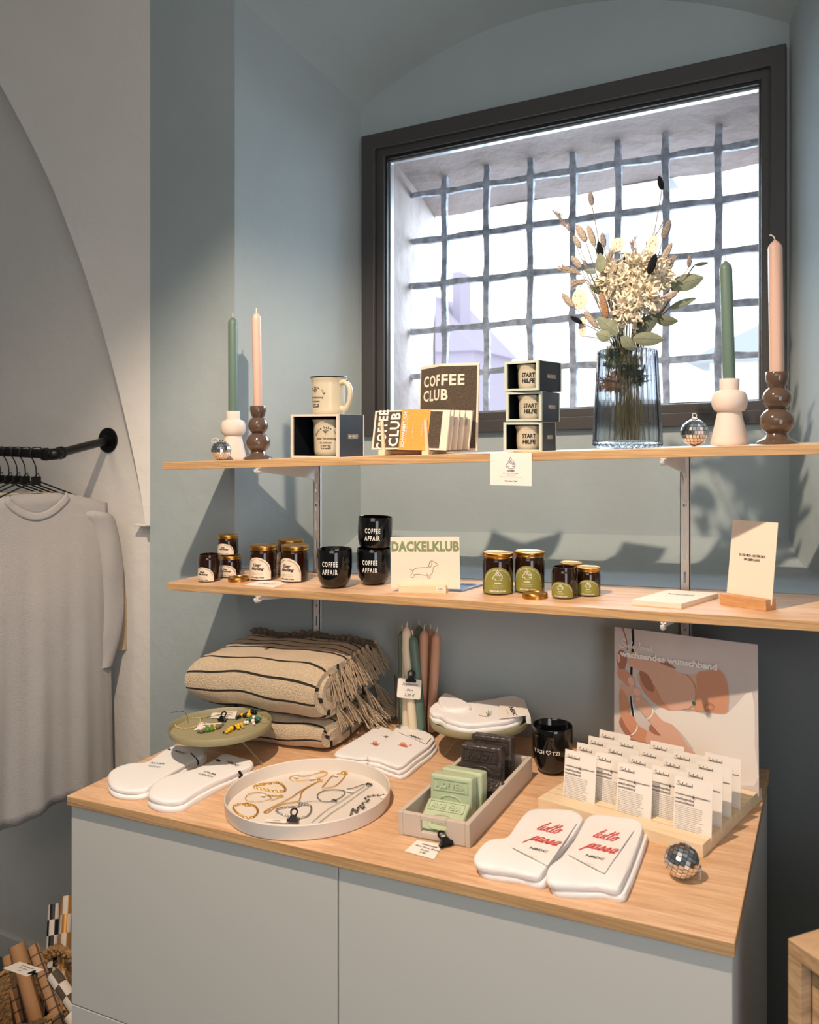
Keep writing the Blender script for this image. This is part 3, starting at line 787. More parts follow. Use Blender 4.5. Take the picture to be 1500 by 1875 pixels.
def disco(loc, r, label, loop, rot=(0, 0, 0)):
    t = thing('disco_ball', label, 'ornament', loc, group=None)
    Mr = Euler(rot).to_matrix().to_4x4(); mb = MB('mirror', 'slot_dark'); mb.ball((0, 0, r), r*.965, m=1, nu=24, nv=14, M=None)
    nb = 11; C0 = Matrix.Translation((0, 0, r)) @ Mr
    for j in range(nb):
        b0 = -PI/2+PI*j/nb+.012; b1 = -PI/2+PI*(j+1)/nb-.012; n = max(5, int(26*math.cos((b0+b1)/2)))
        for i in range(n):
            a0 = 2*PI*i/n+.02; a1 = 2*PI*(i+1)/n-.02; jx = random.uniform(-.012, .012)
            vs = [Vector((math.cos(b)*math.cos(a), math.cos(b)*math.sin(a), math.sin(b)))*r*(1+(jx if k % 2 else -jx)) for k, (a, b) in enumerate(((a0, b0), (a1, b0), (a1, b1), (a0, b1)))]
            mb.add(vs, [(0, 1, 2, 3)], 0, False, C0)
    mb.build('mirror_ball', t)
    mb = MB('silver'); mb.lathe([(.006, r*.98), (.006, r*1.06), (.003, r*1.10), (0, r*1.10)], 12, c=(0, 0, 0), M=C0); mb.build('cap', t)
    mb = MB('wick'); mb.tube([C0 @ Vector(p) for p in loop], .0007, 5, sm=5); mb.build('string_loop', t)
    return t
def loc_s(B, px, Y): p = B.at(px, Y); return (p.x, p.y, p.z)
l = loc_s(S1, 405, 1.635); disco(l, .0245, 'small mirrored disco ball at the left end of the upper shelf', [(0, 0, .024), (-.012, -.01, .03), (-.02, -.012, .022), (-.008, -.014, .02), (0, -.003, .026)])
l = loc_s(S1, 1272, 1.70); disco(l, .0262, 'small mirrored disco ball on the upper shelf right of the vase', [(0, 0, .026), (-.004, 0, .034), (.0, 0, .037), (.004, 0, .033), (0, 0, .026)])
l = loc_s(S1, 427, 1.71); holder_white(l, 'white waisted ceramic candlestick at the left end of the upper shelf')
t = thing('taper_candle', 'sage green taper candle at the left end of the upper shelf', 'candle', (l[0], l[1], l[2]+.1)); t.rotation_euler = (0, -.004, 0); candle('wax_green', t, .262, .0118)
l = loc_s(S1, 472.5, 1.63); holder_brown(l, 'brown glazed double ball candlestick beside the boxed enamel mug')
t = thing('taper_candle', 'peach pink taper candle in the left brown candlestick', 'candle', (l[0], l[1], l[2]+.104)); t.rotation_euler = (0, -.02, 0); candle('wax_pink', t, .246, .0108)
l = loc_s(S1, 1336, 1.66); holder_white(l, 'white waisted ceramic candlestick right of the small disco ball in front of the window')
t = thing('taper_candle', 'slightly bent sage green taper candle in front of the window', 'candle', (l[0], l[1], l[2]+.1)); t.rotation_euler = (0, -.028, 0); candle('wax_green', t, .242, .0112)
l = loc_s(S1, 1423, 1.62); holder_brown(l, 'brown glazed double ball candlestick at the right end of the upper shelf')
t = thing('taper_candle', 'tall peach pink taper candle in front of the right window frame', 'candle', (l[0], l[1], l[2]+.104)); t.rotation_euler = (0, -.012, 0); candle('wax_pink', t, .256, .0120, wick=(-.009, -.001))
# ---- enamel mug and its gift box
def wrapfn(R, ang0, z0, cx=0, cy=0, eps=.0003):
    """(x, y) on a vertical cylinder of radius R centred on angle ang0"""
    return lambda x, y: (cx+(R+eps)*math.cos(ang0+x/R), cy+(R+eps)*math.sin(ang0+x/R), z0+y)
def arcword(mb, word, cap, R, cx, cy, a0, a1, fn, m, bold=.02):
    n = len(word)
    for i, ch in enumerate(word):
        if ch == ' ': continue
        a = a0+(a1-a0)*i/(n-1); r = PI/2-a
        def g(x, y, a=a): 
            X = x; Y = y; c, s = math.cos(a-PI/2), math.sin(a-PI/2)
            return fn(cx+R*math.cos(a)+X*c-Y*s, cy+R*math.sin(a)+X*s+Y*c)
        mb.text(ch, cap, g, m, bold=bold)
def wifi_print(mb, fn, k, m=1, mneg=2, short=False):
    arcword(mb, 'Heute habe ich', .0062*k, .030*k, 0, .034*k, math.radians(152), math.radians(28), fn, m, .015)
    for r in (.0035, .0068, .0100):
        mb.stroke([(r*k*math.cos(a), .051*k+r*k*math.sin(a)) for a in [math.radians(45+90*i/8) for i in range(9)]], .0016*k, fn, m, 0)
    mb.stroke([(-.0008*k, .0498*k), (.0008*k, .0498*k)], .0017*k, fn, m, 0)
    mb.text('keine Verbindung', .0052*k, fn, m, bold=.012, y=.0375*k, width=.052*k)
    mb.text('zu meinem', .0050*k, fn, m, bold=.012, y=.0275*k, width=.032*k)
    g = lambda x, y: fn(x, y)
    for i in range(6): x0 = -.0125*k+i*.0042*k; mb.add([fn(x0, .0145*k), fn(x0+.00425*k, .0145*k), fn(x0+.00425*k, .0228*k), fn(x0, .0228*k)], [(0, 1, 2, 3)], m)
    return lambda fn2: mb.text('E-LAN', .0055*k, fn2, mneg, bold=.03, y=.016*k, width=.020*k)
def enamel_mug(t, R, H, textang, handle=True, wifi=True, rimdark=True, k=1.0):
    mb = MB('enamel_cream', 'black_print', 'label_cream')
    mb.lathe([(0, .002), (R*.86, .0), (R*.93, .003), (R*.96, .012), (R*.985, H*.8), (R, H-.008), (R*1.10, H-.001), (R*1.10, H), (R*1.06, H-.0005), (R*.96, H-.008), (R*.93, .01), (0, .008)], 40)
    if wifi:
        fn2 = wifi_print(mb, wrapfn(R*.985, textang, .004), k); fn2(wrapfn(R*.985, textang, .004, eps=.0006))
    else:
        f = wrapfn(R*.985, textang, 0)
        mb.text('START', R*.29, f, 1, bold=.035, y=H*.50, shear=.08, width=R*.98); mb.text('HiLFE', R*.29, f, 1, bold=.035, y=H*.27, shear=.08, width=R*.94)
    mb.build('cup', t)
    if rimdark:
        mb = MB('black_gloss'); mb.tube([(R*1.10*math.cos(a), R*1.10*math.sin(a), H) for a in [2*PI*i/40 for i in range(40)]], .0011, 6, closed=True); mb.build('rim', t)
    if handle:
        a = textang+PI/2+.15; c, s = math.cos(a), math.sin(a)
        path = [(R*.96, H*.84), (R*1.25, H*.86), (R*1.62, H*.72), (R*1.68, H*.48), (R*1.5, H*.22), (R*1.2, H*.14), (R*.95, H*.17)]
        mb = MB('enamel_cream', 'black_print'); mb.tube([(x*c, x*s, z) for x, z in path], .0062, 10, sm=5)
        mb.ball((R*1.35*c, R*1.35*s, H*.885), .006, .004, .002, m=1, nu=8, nv=5); mb.build('handle', t)
def mug_box(loc, w, d, h, rot, label, matf, group=None, txt=True):
    t = thing('gift_box', label, 'gift box', loc, rot, group=group); b = .0022; f = .0055
    mb = MB(matf, 'black_card', 'label_cream')
    # outer shell: black outside, coloured front rim and inner faces
    mb.box(-w/2, w/2, 0, d, 0, b, 1); mb.box(-w/2, w/2, 0, d, h-b, h, 1)
    mb.box(-w/2, -w/2+b, 0, d, b, h-b, 1); mb.box(w/2-b, w/2, .003, d, b, h-b, 1); mb.box(-w/2+b, w/2-b, d-b, d, b, h-b, 1)
    mb.build('sleeve', t)
    mb = MB(matf)
    for a in ((-w/2-.0004, -w/2+f, 0, h), (w/2-f, w/2+.0004, 0, h)): mb.box(a[0], a[1], -.0012, .004, 0.0, h)
    mb.box(-w/2+f, w/2-f, -.0012, .004, 0, f*.8); mb.box(-w/2+f, w/2-f, -.0012, .004, h-f*.8, h)
    mb.box(-w/2-.0006, w/2+.0006, -.0012, d, h, h+.0006); mb.box(w/2, w/2+.0008, d-.004, d, 0, h)
    mb.build('front_rim', t, bevel=.0005)
    mb = MB('black_card', 'label_cream'); fn = lambda x, y: (w/2+.0008, d*.55+x, h*.5+y)
    W2 = d*.19; H2 = h*.05
    for seg in ([(-W2, -H2), (W2, -H2)], [(-W2, H2), (W2, H2)], [(-W2, -H2), (-W2, H2)], [(W2, -H2), (W2, H2)]): mb.stroke(seg, .0009, fn, 1, 0)
    mb.text('EMMA WERKLICHT', H2*1.1, fn, 1, bold=.03, y=-H2*.55, width=W2*1.8); mb.build('side_print', t)
    return t
p = S1.at(576, 1.60); MBW, MBD, MBH = .127, .112, .0975
mug_box(tuple(p), MBW, MBD, MBH, 0, 'large open fronted gift box with an enamel mug inside, left part of the upper shelf', 'box_cream')
t = thing('enamel_mug', 'cream enamel mug with wireless symbol standing inside the large gift box', 'mug', (p.x+.012, 1.60+.052, p.z+.003)); enamel_mug(t, .041, .084, -PI/2+.22, handle=False, k=.92)
q = S1.at(602, 1.655); t = thing('enamel_mug', 'cream enamel mug with dark rim standing on top of the large gift box', 'mug', (q.x, q.y, p.z+MBH+.001+S1.k*(q.x-p.x))); enamel_mug(t, .0395, .085, -PI/2-.34, k=.86)
# ---- three small gift boxes with espresso mugs
bh = .0585
specs = [(957, 1.605, 0, 'bottom'), (959, 1.605, -5, 'middle'), (955, 1.60, -11, 'topmost')]
base = S1.at(957, 1.6)
for i, (px, Y, rr, nm) in enumerate(specs):
    q = S1.at(px, Y); z = base.z+i*(bh+.0022); w_ = (.0795, .0765, .0775)[i]
    mug_box((q.x, q.y, z), w_, .094, bh, math.radians(rr), nm+' of the three stacked small gift boxes left of the vase', 'box_mint')
    mt = Matrix.Translation((q.x, q.y, z)) @ Matrix.Rotation(math.radians(rr), 4, 'Z') @ Matrix.Translation((.0045, .034, .003))
    t = thing('espresso_mug', 'cream enamel espresso mug in the '+nm+' of the three small gift boxes', 'mug', mat_=mt); enamel_mug(t, .0285, .049, -PI/2+.22, handle=False, wifi=False, rimdark=False)
# ---- sponge cloths in a peg rack
# standing portrait cloth, folded round a card
def cloth_print(mb, w, h, fn, m_dark, m_txt, border=.004, rot=False):
    mb.add([fn(border, border), fn(w-border, border), fn(w-border, h-border), fn(border, h-border)], [(0, 1, 2, 3)], m_dark)
ca = S1.at(766, 1.70); cb = S1.at(803, 1.655); cc = S1.at(874, 1.70)
t = thing('sponge_cloth_card', 'tall folded brown cloth lettered COFFEE CLUB standing behind the peg rack', 'card', tuple(cb)); H_ = .192
va, vc = ca-cb, cc-cb; la, lc = va.length, vc.length
ua, uc = va/la, vc/lc; lean = .012
def fbk(s, z, e=0):
    v = (ua*(-s) if s < 0 else uc*s); n = Vector((0, -1, 0))
    k = z/H_; return (v.x, v.y+n.y*e+lean*k, v.z+.004+z)
mb = MB('paper_cream', 'cloth_brown', 'paper')
mb.grid(lambda u, v: fbk(lerp(-la, 0, u), H_*v), 1, 1, 0, False); mb.grid(lambda u, v: fbk(lerp(0, lc, u), H_*v), 1, 1, 0, False)
mb.grid(lambda u, v: Vector(fbk(lerp(-la, 0, u), H_*v))+Vector((0, .003, 0)), 1, 1, 0, False); mb.grid(lambda u, v: Vector(fbk(lerp(0, lc, u), H_*v))+Vector((0, .003, 0)), 1, 1, 0, False)
e = .0007
mb.add([fbk(-la+.004, .006, e), fbk(0, .006, e), fbk(0, H_-.006, e), fbk(-la+.004, H_-.006, e)], [(0, 1, 2, 3)], 1)
mb.add([fbk(0, .006, e), fbk(lc-.004, .006, e), fbk(lc-.004, H_-.006, e), fbk(0, H_-.006, e)], [(0, 1, 2, 3)], 1)
# left part of the words on the left leaf, the rest on the right leaf
fl = lambda x, y: fbk(x, y, .0016)
mb.text('COF', .023, fl, 0, bold=.03, space=1.12, x=-la*.405, y=H_-.047, width=la*.77); mb.text('FEE', .023, fl, 0, bold=.03, space=1.12, x=lc*.325, y=H_-.047, width=lc*.60)
mb.text('CLU', .023, fl, 0, bold=.03, space=1.12, x=-la*.405, y=H_-.079, width=la*.77); mb.text('B', .023, fl, 0, bold=.03, x=lc*.11, y=H_-.079, width=lc*.18)
mb.build('cloth', t)
# stack of folded cloths lying on the pegs
rk = S1.at(700, 1.575)
rack = thing('peg_rack', 'small wooden peg rack holding the stack of brown sponge cloths', 'rack', tuple(rk))
dx = S1.at(780, 1.575).x-rk.x
for nm, x in (('side_rail', 0), ('side_rail', dx)):
    mb = MB('pine'); mb.box(x-.010, x+.006, 0, .13, 0.001, .0125); mb.build(nm, rack, bevel=.001)
mb = MB('beech'); mb.cyl((0, .03, .0075), (dx, .03, .0075), .005, 12); mb.build('dowel', rack)
for x in (0, dx):
    mb = MB('pine'); mb.tube([(x, .006, .012), (x-.003, .004, .076)], .0042, 10); mb.build('peg', rack)
    mb = MB('pine'); mb.tube([(x, .122, .012), (x, .126, .060)], .0042, 10); mb.build('peg', rack)
    mb = MB('black_card'); mb.tube([(x+.005, .010, .014), (x+.007, .010, .045), (x+.012, .010, .054), (x+.017, .010, .045), (x+.015, .010, .014)], .0015, 6, sm=4); mb.build('wire_loop', rack)
def sponge(i, x0, x1, y, label, front=False):
    t = thing('sponge_cloth', label, 'cloth', (rk.x+x0, y, S1.z(rk.x+x0)+.0145)); W_ = x1-x0; H2 = .083; th = .006
    bow = lambda x: .004*math.sin(x/W_*PI)
    mb = MB('paper_cream', 'cloth_brown', 'band_orange', 'white_print')
    def sf(x, z, e=0): return (x+z*.10, -th/2-e+z*.03-bow(x), z+bow(x)*.3)
    mb.grid(lambda u, v: sf(W_*u, H2*v), 12, 2); mb.grid(lambda u, v: Vector(sf(W_*u, H2*v))+Vector((0, th, 0)), 12, 2, flip=True)
    for a_, b_ in (((0, 0), (1, 0)), ((1, 0), (1, 1)), ((1, 1), (0, 1)), ((0, 1), (0, 0))):
        mb.grid(lambda u, v: Vector(sf(W_*lerp(a_[0], b_[0], u), H2*lerp(a_[1], b_[1], u)))+Vector((0, th*v, 0)), 12, 1, flip=False)
    mb.grid(lambda u, v: sf(lerp(.005, W_-.016, u), lerp(.004, H2-.003, v), .0006), 12, 1, 1, False)
    if front:
        mb.grid(lambda u, v: sf(lerp(.068, .134, u), lerp(-.001, H2+.001, v), .0014), 8, 1, 2, False)
        g = lambda x, y: sf(x, y, .0012)
        def up(cx): return lambda x, y: sf(cx-y, H2*.5+x, .0012)
        mb.text('COFFEE', .022, up(.034), 3, bold=.03, space=1.12, width=H2*1.02); mb.text('CLUB', .022, up(.064), 3, bold=.03, space=1.12, width=H2*.86)
        def up2(cx): return lambda x, y: sf(cx-y, H2*.5+x, .0022)
        mb.text('SCHWAMMTUCH', .0075, up2(.080), 3, bold=.03, width=H2*.9)
        for cx, s, w_ in ((.084, 'KOMPOSTIERBAR UND WASCHBAR', .06), (.098, 'mit Liebe gemacht', .034), (.120, 'natur design', .026)): mb.text(s, .0022, up2(cx), 3, width=w_)
    else:
        mb.text('COFFEE', .006, lambda x, y: sf(W_-.008-y, H2*.72+x, .0008), 1, width=.018)
    mb.build('cloth', t)
sx0 = S1.at(674, 1.57).x-rk.x
sponge(0, sx0, sx0+.176, 1.588, 'front brown sponge cloth with an orange paper band in the peg rack', True)
for i, nm in enumerate(('second', 'third', 'fourth')):
    sponge(i+1, sx0+.006+i*.003, sx0+.176+.004*i, 1.606+i*.0205, nm+' brown sponge cloth from the front in the peg rack')
sponge(4, sx0+.016, sx0+.19, 1.672, 'rear brown sponge cloth in the peg rack')
# ---- little card hanging from the shelf front
a = atY(898, 829, 1.548); b = atY(974, 890, 1.548); w, h = b.x-a.x, a.z-b.z
t = thing('info_card', 'square white scent card with candle hand drawing hanging from the upper shelf', 'card', (a.x, 1.548, b.z)); 
mb = MB('paper', 'navy_print', 'grey_print', 'black_print'); mb.box(0, w, -.0006, 0, 0, h)
mb.box(0, w, -.0006, .02, h, h+.0005)
def hand_logo(mb, fn, cx, cy, s, m, w=.09):
    """line drawing of a hand holding a lit candle; s = height"""
    g = lambda x, y: fn(cx+x*s, cy+y*s)
    st = lambda pts, **k: mb.stroke(pts, w, g, m, **k)
    G = lambda pts, cl=False: mb.stroke([(p_[0], p_[1]) for p_ in pts], w, g, m, 4, cl)
    G([(-.02, .98), (-.09, .84), (-.06, .74), (.03, .73), (.07, .84), (-.02, .98)])
    G([(-.02, .72), (-.02, .64)]); G([(.10*math.cos(a_)-.01, .55+.09*math.sin(a_)) for a_ in [2*PI*i/8 for i in range(8)]], True)
    G([(-.22, .48), (-.20, .66), (-.08, .72)]); G([(.06, .74), (.22, .68), (.27, .52), (.24, .46)])
    G([(-.22, .46), (-.36, .40), (-.45, .16), (-.40, .13), (-.22, .18), (-.20, .02), (.02, .0), (.28, .03), (.36, .10), (.32, .17)])
    G([(.10, .44), (.30, .48), (.40, .44), (.36, .36), (.12, .33)]); G([(.36, .36), (.42, .26), (.34, .18), (.14, .16)])
fn = lambda x, y: (x, -.0009, y)
hand_logo(mb, fn, w*.5, h*.52, h*.36, 1, .035)
mb.text('NAEBA', h*.055, fn, 1, bold=.03, x=w*.5, y=h*.43); 
for s, y, cp in (('DUFT: FOR TREE, AMBRE', .355, .032), ('YLANG YLANG', .30, .032), ('HANDGEGOSSEN AUS SOJAWACHS, 100% REIN', .25, .024)): mb.text(s, h*cp, fn, 2, x=w*.5, y=h*y)
mb.text('HERE GABEL STURM', h*.032, fn, 3, bold=.03, x=w*.5, y=h*.12); mb.build('card', t)
# ---- vase
vl = S1.at(1149, 1.68); HV = .193
t = thing('glass_vase', 'tall smoky blue ribbed glass vase holding the dried flowers', 'vase', tuple(vl))
rib = lambda a, k: 1+(.030 if k >= 2 and k <= 13 else 0)*math.cos(a*34)
mb = MB('vase_glass')
pr = [(.055, .0005), (.0625, .002), (.0655, .006)]+[(lerp(.0655, .0565, i/10), lerp(.012, HV-.004, i/10)) for i in range(11)]+[(.0565, HV)]
mb.lathe(pr, 272, rib=rib)
mb.f.pop(); mb.m.pop(); mb.s.pop()
mb.build('ribbed_body', t)
mb = MB('vase_inner'); mb.lathe([(.0, .010), (.055, .010), (.060, .014), (.0535, HV-.002), (.0548, HV)], 64); mb.build('inner_wall', t)
mb = MB('vase_inner'); mb.lathe([(.0, .001), (.0615, .001), (.0615, .009), (.0, .009)], 48); mb.build('base', t)
mb = MB('paper', 'brown_print')
f = wrapfn(.0590, math.radians(198), 0)
mb.grid(lambda u, v: f(lerp(-.012, .012, u), lerp(.150, .185, v)), 6, 1, 0, False)
for i, s in enumerate(('Vase', '24,90', 'Glas')): mb.text(s, .005, lambda x, y: wrapfn(.0590, math.radians(198), 0, eps=.0007)(x, y), 1, shear=.3, y=.175-.010*i)
mb.build('price_label', t)
# ---- the dried bouquet, stem by stem
vc_ = Vector(tuple(vl)); STEMR = random.Random(11)
def bpos(x, y, d=0):                           # place in the photo's bouquet -> point at depth 1.68+d
    return atY(x, y, 1.68+d)
def stem_of(t, head, mi='stem_brown', r=.0010, foot=None, via=None):
    """stem from inside the vase up to head (world points)"""
    inv = t.matrix_world.inverted(); a = STEMR.uniform(0, 2*PI); q = STEMR.uniform(.01, .035)
    base = vc_+Vector((q*math.cos(a), q*math.sin(a), .016))
    neck = vc_+Vector((max(-.035, min(.035, (head.x-vc_.x)*.25)), max(-.03, min(.03, (head.y-vc_.y)*.3+STEMR.uniform(-.012, .012))), HV+.004))
    mb = MB(mi); mb.tube([inv @ base, inv @ ((base+neck)/2), inv @ neck, inv @ ((neck+head)/2+Vector((0, 0, .008))), inv @ head], r, 6, sm=5); mb.build('stem', t)
def head_matrix(c, ang, yaw=0):
    return Matrix.Translation(c) @ Matrix.Rotation(yaw, 4, 'Z') @ Matrix.Rotation(ang, 4, 'Y')
def bunny(x, y, L, ang, m, label, d=0, fat=.30, group=None):
    """fluffy oval seed head of length L photo px, leaning by ang degrees (clockwise)"""
    c = bpos(x, y, d); t = thing('bunny_tail_grass', label, 'dried flower', tuple(c), group=group); l_ = L*mpp(c)/2
    R = Matrix.Rotation(math.radians(ang), 4, 'Y'); mb = MB(m)
    f = lambda u, v: (1+.10*math.sin(u*37)+.08*math.sin(v*29+u*11))*(1.15-.35*v)
    mb.ball((0, 0, 0), l_*fat*2*.5, rz=l_, nu=18, nv=14, M=R, f=f)
    rg = random.Random(int(x*7+y))
    for i in range(46):
        a = rg.uniform(0, 2*PI); z = rg.uniform(-.8, .95)*l_; rr = l_*fat*math.sqrt(max(0, 1-(z/l_)**2))
        p0 = Vector((rr*math.cos(a), rr*math.sin(a), z)); p1 = p0+Vector((math.cos(a)*.0025, math.sin(a)*.0025, .0045)); s_ = Vector((-math.sin(a), math.cos(a), 0))*.0003
        mb.add([p0-s_, p0+s_, p1], [(0, 1, 2)], 0, False, R)
    mb.build('seed_head', t); stem_of(t, c+(R @ Vector((0, 0, -l_*.9))), 'stem_green', .0007)
def disc_pod(x, y, rx, rz, ang, label, d=0):
    c = bpos(x, y, d); t = thing('honesty_pod', label, 'dried flower', tuple(c)); k = mpp(c)
    R = Matrix.Rotation(-.45, 4, 'Z') @ Matrix.Rotation(math.radians(ang), 4, 'Y'); mb = MB('seed_pod')
    mb.ball((0, 0, 0), rx*k, ry=.0012, rz=rz*k, nu=20, nv=12, M=R); mb.tube([(rx*k*math.cos(a), 0, rz*k*math.sin(a)) for a in [2*PI*i/24 for i in range(24)]], .0006, 5, closed=True, M=R); mb.build('pod', t)
    mb = MB('seed')
    for i in range(4): mb.ball((rx*k*(.25+.22*((i*7+int(x)) % 3))*math.cos(i*2.6+x*1.7), -.0010, rz*k*(.2+.2*((i*5+int(y)) % 3))*math.sin(i*2.6+x*1.7)), .0017, .0005, .0022, nu=8, nv=6, M=R)
    mb.build('seeds', t); stem_of(t, c+(R @ Vector((0, 0, -rz*k))), 'stem_green', .0007)
def leafmesh(mb, c, L, Wd, ang, yaw, curl, m=0, inv=None, pitch=0):
    R = Matrix.Translation(c) @ Matrix.Rotation(yaw, 4, 'Z') @ Matrix.Rotation(math.radians(ang), 4, 'Y') @ Matrix.Rotation(pitch, 4, 'X')
    if inv: R = inv @ R
    def fn(u, v):
        w = Wd*math.sin(PI*min(1, v*.96+.03))**.75*(1-.25*v); s = 2*u-1
        return (s*w, curl*L*(v-.1)**2*1.2+.25*w*s*s-.02*L, L*v)
    mb.grid(fn, 6, 10, m, True, M=R)
    mb.tube([fn(.5, i/6) for i in range(7)], .0006, 4, m, M=R)
def leafstem(leaves, label, m='leaf_green', d=0, group=None):
    """leaves: (x, y, L px, W px, angle deg, yaw, curl)"""
    x, y = leaves[0][:2]; c = bpos(x, y, d); t = thing('eucalyptus_twig', label, 'dried leaves', tuple(c), group=group); inv = t.matrix_world.inverted()
    for (x, y, L, Wd, ang, yaw, curl) in leaves:
        q = bpos(x, y, d); k = mpp(q); mb = MB(m); leafmesh(mb, q, L*k, Wd*k/2, ang, yaw, curl, 0, inv); mb.build('leaf', t)
    stem_of(t, c, 'stem_brown', .0013)
bz = lambda X, Y: (980+X/3.906, 360+Y/3.906)
E_ = [
 (330, 262, 38, -28, 'bunny_beige', 'beige bunny tail grass leaning left, second from the left at the top of the bouquet', -.02),
 (300, 325, 27, -28, 'bunny_beige', 'short beige bunny tail grass at the top left edge of the bouquet', -.03),
 (402, 280, 42, -18, 'bunny_beige', 'long beige bunny tail grass right of the leaning one at the top left of the bouquet', -.01),
 (487, 310, 27, -8, 'bunny_taupe', 'small taupe bunny tail grass above the dark leaf of the bouquet', 0),
 (940, 235, 36, 22, 'bunny_taupe', 'taupe bunny tail grass highest at the right of the bouquet', .01),
 (940, 405, 42, 28, 'bunny_beige', 'cream bunny tail grass below the highest taupe one at the right of the bouquet', 0),
 (1104, 462, 23, 5, 'bunny_taupe', 'round taupe bunny tail standing out furthest right above the big leaf', 0),
 (958, 715, 36, 62, 'bunny_beige', 'cream bunny tail grass lying to the lower right of the bouquet', -.03),
 (492, 775, 50, -14, 'bunny_rust', 'rust brown bunny tail grass low in front of the bouquet', -.05),
 (232, 742, 34, -38, 'bunny_beige', 'pale bunny tail grass at the left edge of the bouquet beside a seed pod', -.02),
 (572, 500, 27, 4, 'bunny_beige', 'small cream bunny tail in the centre of the bouquet', -.03),
 (295, 468, 30, -38, 'bunny_beige', 'cream bunny tail grass at the left middle of the bouquet', -.01),
 (362, 482, 18, -30, 'bunny_taupe', 'short brownish bunny tail at the left middle of the bouquet', -.02),
 (400, 880, 42, -38, 'bunny_beige', 'tan bunny tail grass low left above the vase rim', -.04),
 (838, 482, 38, 20, 'bunny_black', 'black bunny tail grass in the right middle of the bouquet', -.05),
 (650, 458, 29, 5, 'bunny_black', 'narrow black bunny tail grass in the centre of the bouquet', .0),
 (466, 372, 28, -14, 'bunny_black', 'black bunny tail grass at the upper left of the bouquet', 0),
 (295, 882, 25, -58, 'bunny_black', 'black bunny tail drooping at the lower left of the bouquet', -.02),
 (400, 14, 26, -8, 'bunny_taupe', 'grey bunny tail grass standing highest above the bouquet', .02)]
for X, Y, L, a, m, lb, d in E_: bunny(*bz(X, Y), L, a, m, lb, d, fat=.36 if L < 40 else .27)
bunny(1210, 335, 27, -12, 'bunny_black', 'dark blue black bunny tail standing alone above the right of the bouquet', .02, .36)
for X, Y, rx, rz, a, lb, d in [(588, 345, 14, 12.5, 0, 'round flat honesty seed pod at the top centre of the bouquet', .0), (838, 345, 12, 17, 14, 'oval flat honesty seed pod at the upper right of the bouquet', -.01),
    (320, 735, 17, 20, -30, 'large flat honesty seed pod at the left of the bouquet', -.02), (338, 930, 9, 18, 6, 'narrow flat honesty pod hanging at the lower left of the bouquet', -.01), (870, 770, 13, 17, 40, 'flat honesty seed pod at the lower right of the bouquet', -.03)]:
    disc_pod(*bz(X, Y), rx, rz, a, lb, d)
for lv, lb, m, d in [
 ([(*bz(975, 640), 58, 36, 76, .2, .1)], 'eucalyptus twig with one broad green leaf at the right of the bouquet', 'leaf_green', 0),
 ([(*bz(470, 540), 36, 27, -6, -.3, .1), (*bz(440, 540), 24, 12, -78, 0, .0)], 'eucalyptus twig with two leaves at the upper left of the bouquet', 'leaf_green', -.03),
 ([(*bz(590, 985), 50, 30, -48, .2, .12)], 'broad green eucalyptus leaf low left over the vase rim', 'leaf_green', -.05),
 ([(*bz(700, 1000), 62, 34, 48, -.2, .3), (*bz(860, 880), 42, 22, 100, .1, -.5)], 'dark curved eucalyptus leaves low right over the vase', 'leaf_dark', -.03),
 ([(*bz(700, 1015), 56, 30, 92, .3, .1)], 'grey green eucalyptus leaf resting over the right of the vase rim', 'leaf_green', -.055),
 ([(*bz(600, 980), 46, 26, 5, .4, .1)], 'upright eucalyptus leaf in the lower middle of the bouquet', 'leaf_green', -.04),
 ([(*bz(620, 1000), 34, 24, 140, .2, .2), (*bz(540, 1010), 30, 26, -70, 0, .2)], 'short eucalyptus leaves folded over the front of the vase rim', 'leaf_green', -.056),
 ([(*bz(960, 800), 50, 16, 70, .1, .1)], 'slim eucalyptus leaf pointing right below the bouquet middle', 'leaf_green', .02),
 ([(*bz(500, 690), 34, 18, -60, .1, .2), (*bz(460, 420), 22, 10, -10, 0, .2)], 'dark eucalyptus twig at the left middle of the bouquet', 'leaf_dark', .02),
 ([(*bz(1000, 700), 34, 22, 10, .3, .1)], 'dark leaf behind the broad leaf at the right of the bouquet', 'leaf_dark', .04),
 ([(*bz(1140, 490), 26, 8, 82, .3, .0)], 'narrow grey leaf beside the furthest right bunny tail', 'leaf_dark', .01)]:
    leafstem(lv, lb, m, d)
# creamy preserved blossoms: ruffled ribbons and small flowers
def ruffle(x, y, R, label, m='petal_cream', n=46, d=-.02, seed=1, sy=1.2):
    c = bpos(x, y, d); t = thing('preserved_blossom', label, 'dried flower', tuple(c)); rg = random.Random(seed); k = mpp(c); mb = MB(m)
    for i in range(n):
        a, b = rg.uniform(0, 2*PI), rg.uniform(-1, 1); rr = R*k*rg.uniform(.35, 1)
        q = Vector((rr*math.cos(a)*math.cos(b), rr*.7*math.sin(a)*math.cos(b), rr*sy*math.sin(b)))
        out = q.normalized(); L = rg.uniform(.012, .026); w = rg.uniform(.0016, .0046)
        M = Matrix.Translation(q) @ out.to_track_quat('Z', 'Y').to_matrix().to_4x4() @ Matrix.Rotation(rg.uniform(0, 6.28), 4, 'Z')
        ph = rg.uniform(0, 6)
        mb.grid(lambda u, v: ((2*u-1)*w*(.4+math.sin(PI*min(1, v+.12))), .0040*math.sin(v*6+ph)+.0014*math.sin(u*9+ph), (v-.3)*L), 4, 6, 0, True, M=M)
    mb.build('petals', t); stem_of(t, c-Vector((0, 0, R*k*.6)), 'stem_green', .0014)
ruffle(*bz(600, 640), 32, 'cream preserved hydrangea head, left centre of the bouquet', n=170, seed=1, d=-.02)
ruffle(*bz(740, 540), 34, 'cream ruffled blossom high in the centre right of the bouquet', n=190, seed=2, d=-.02)
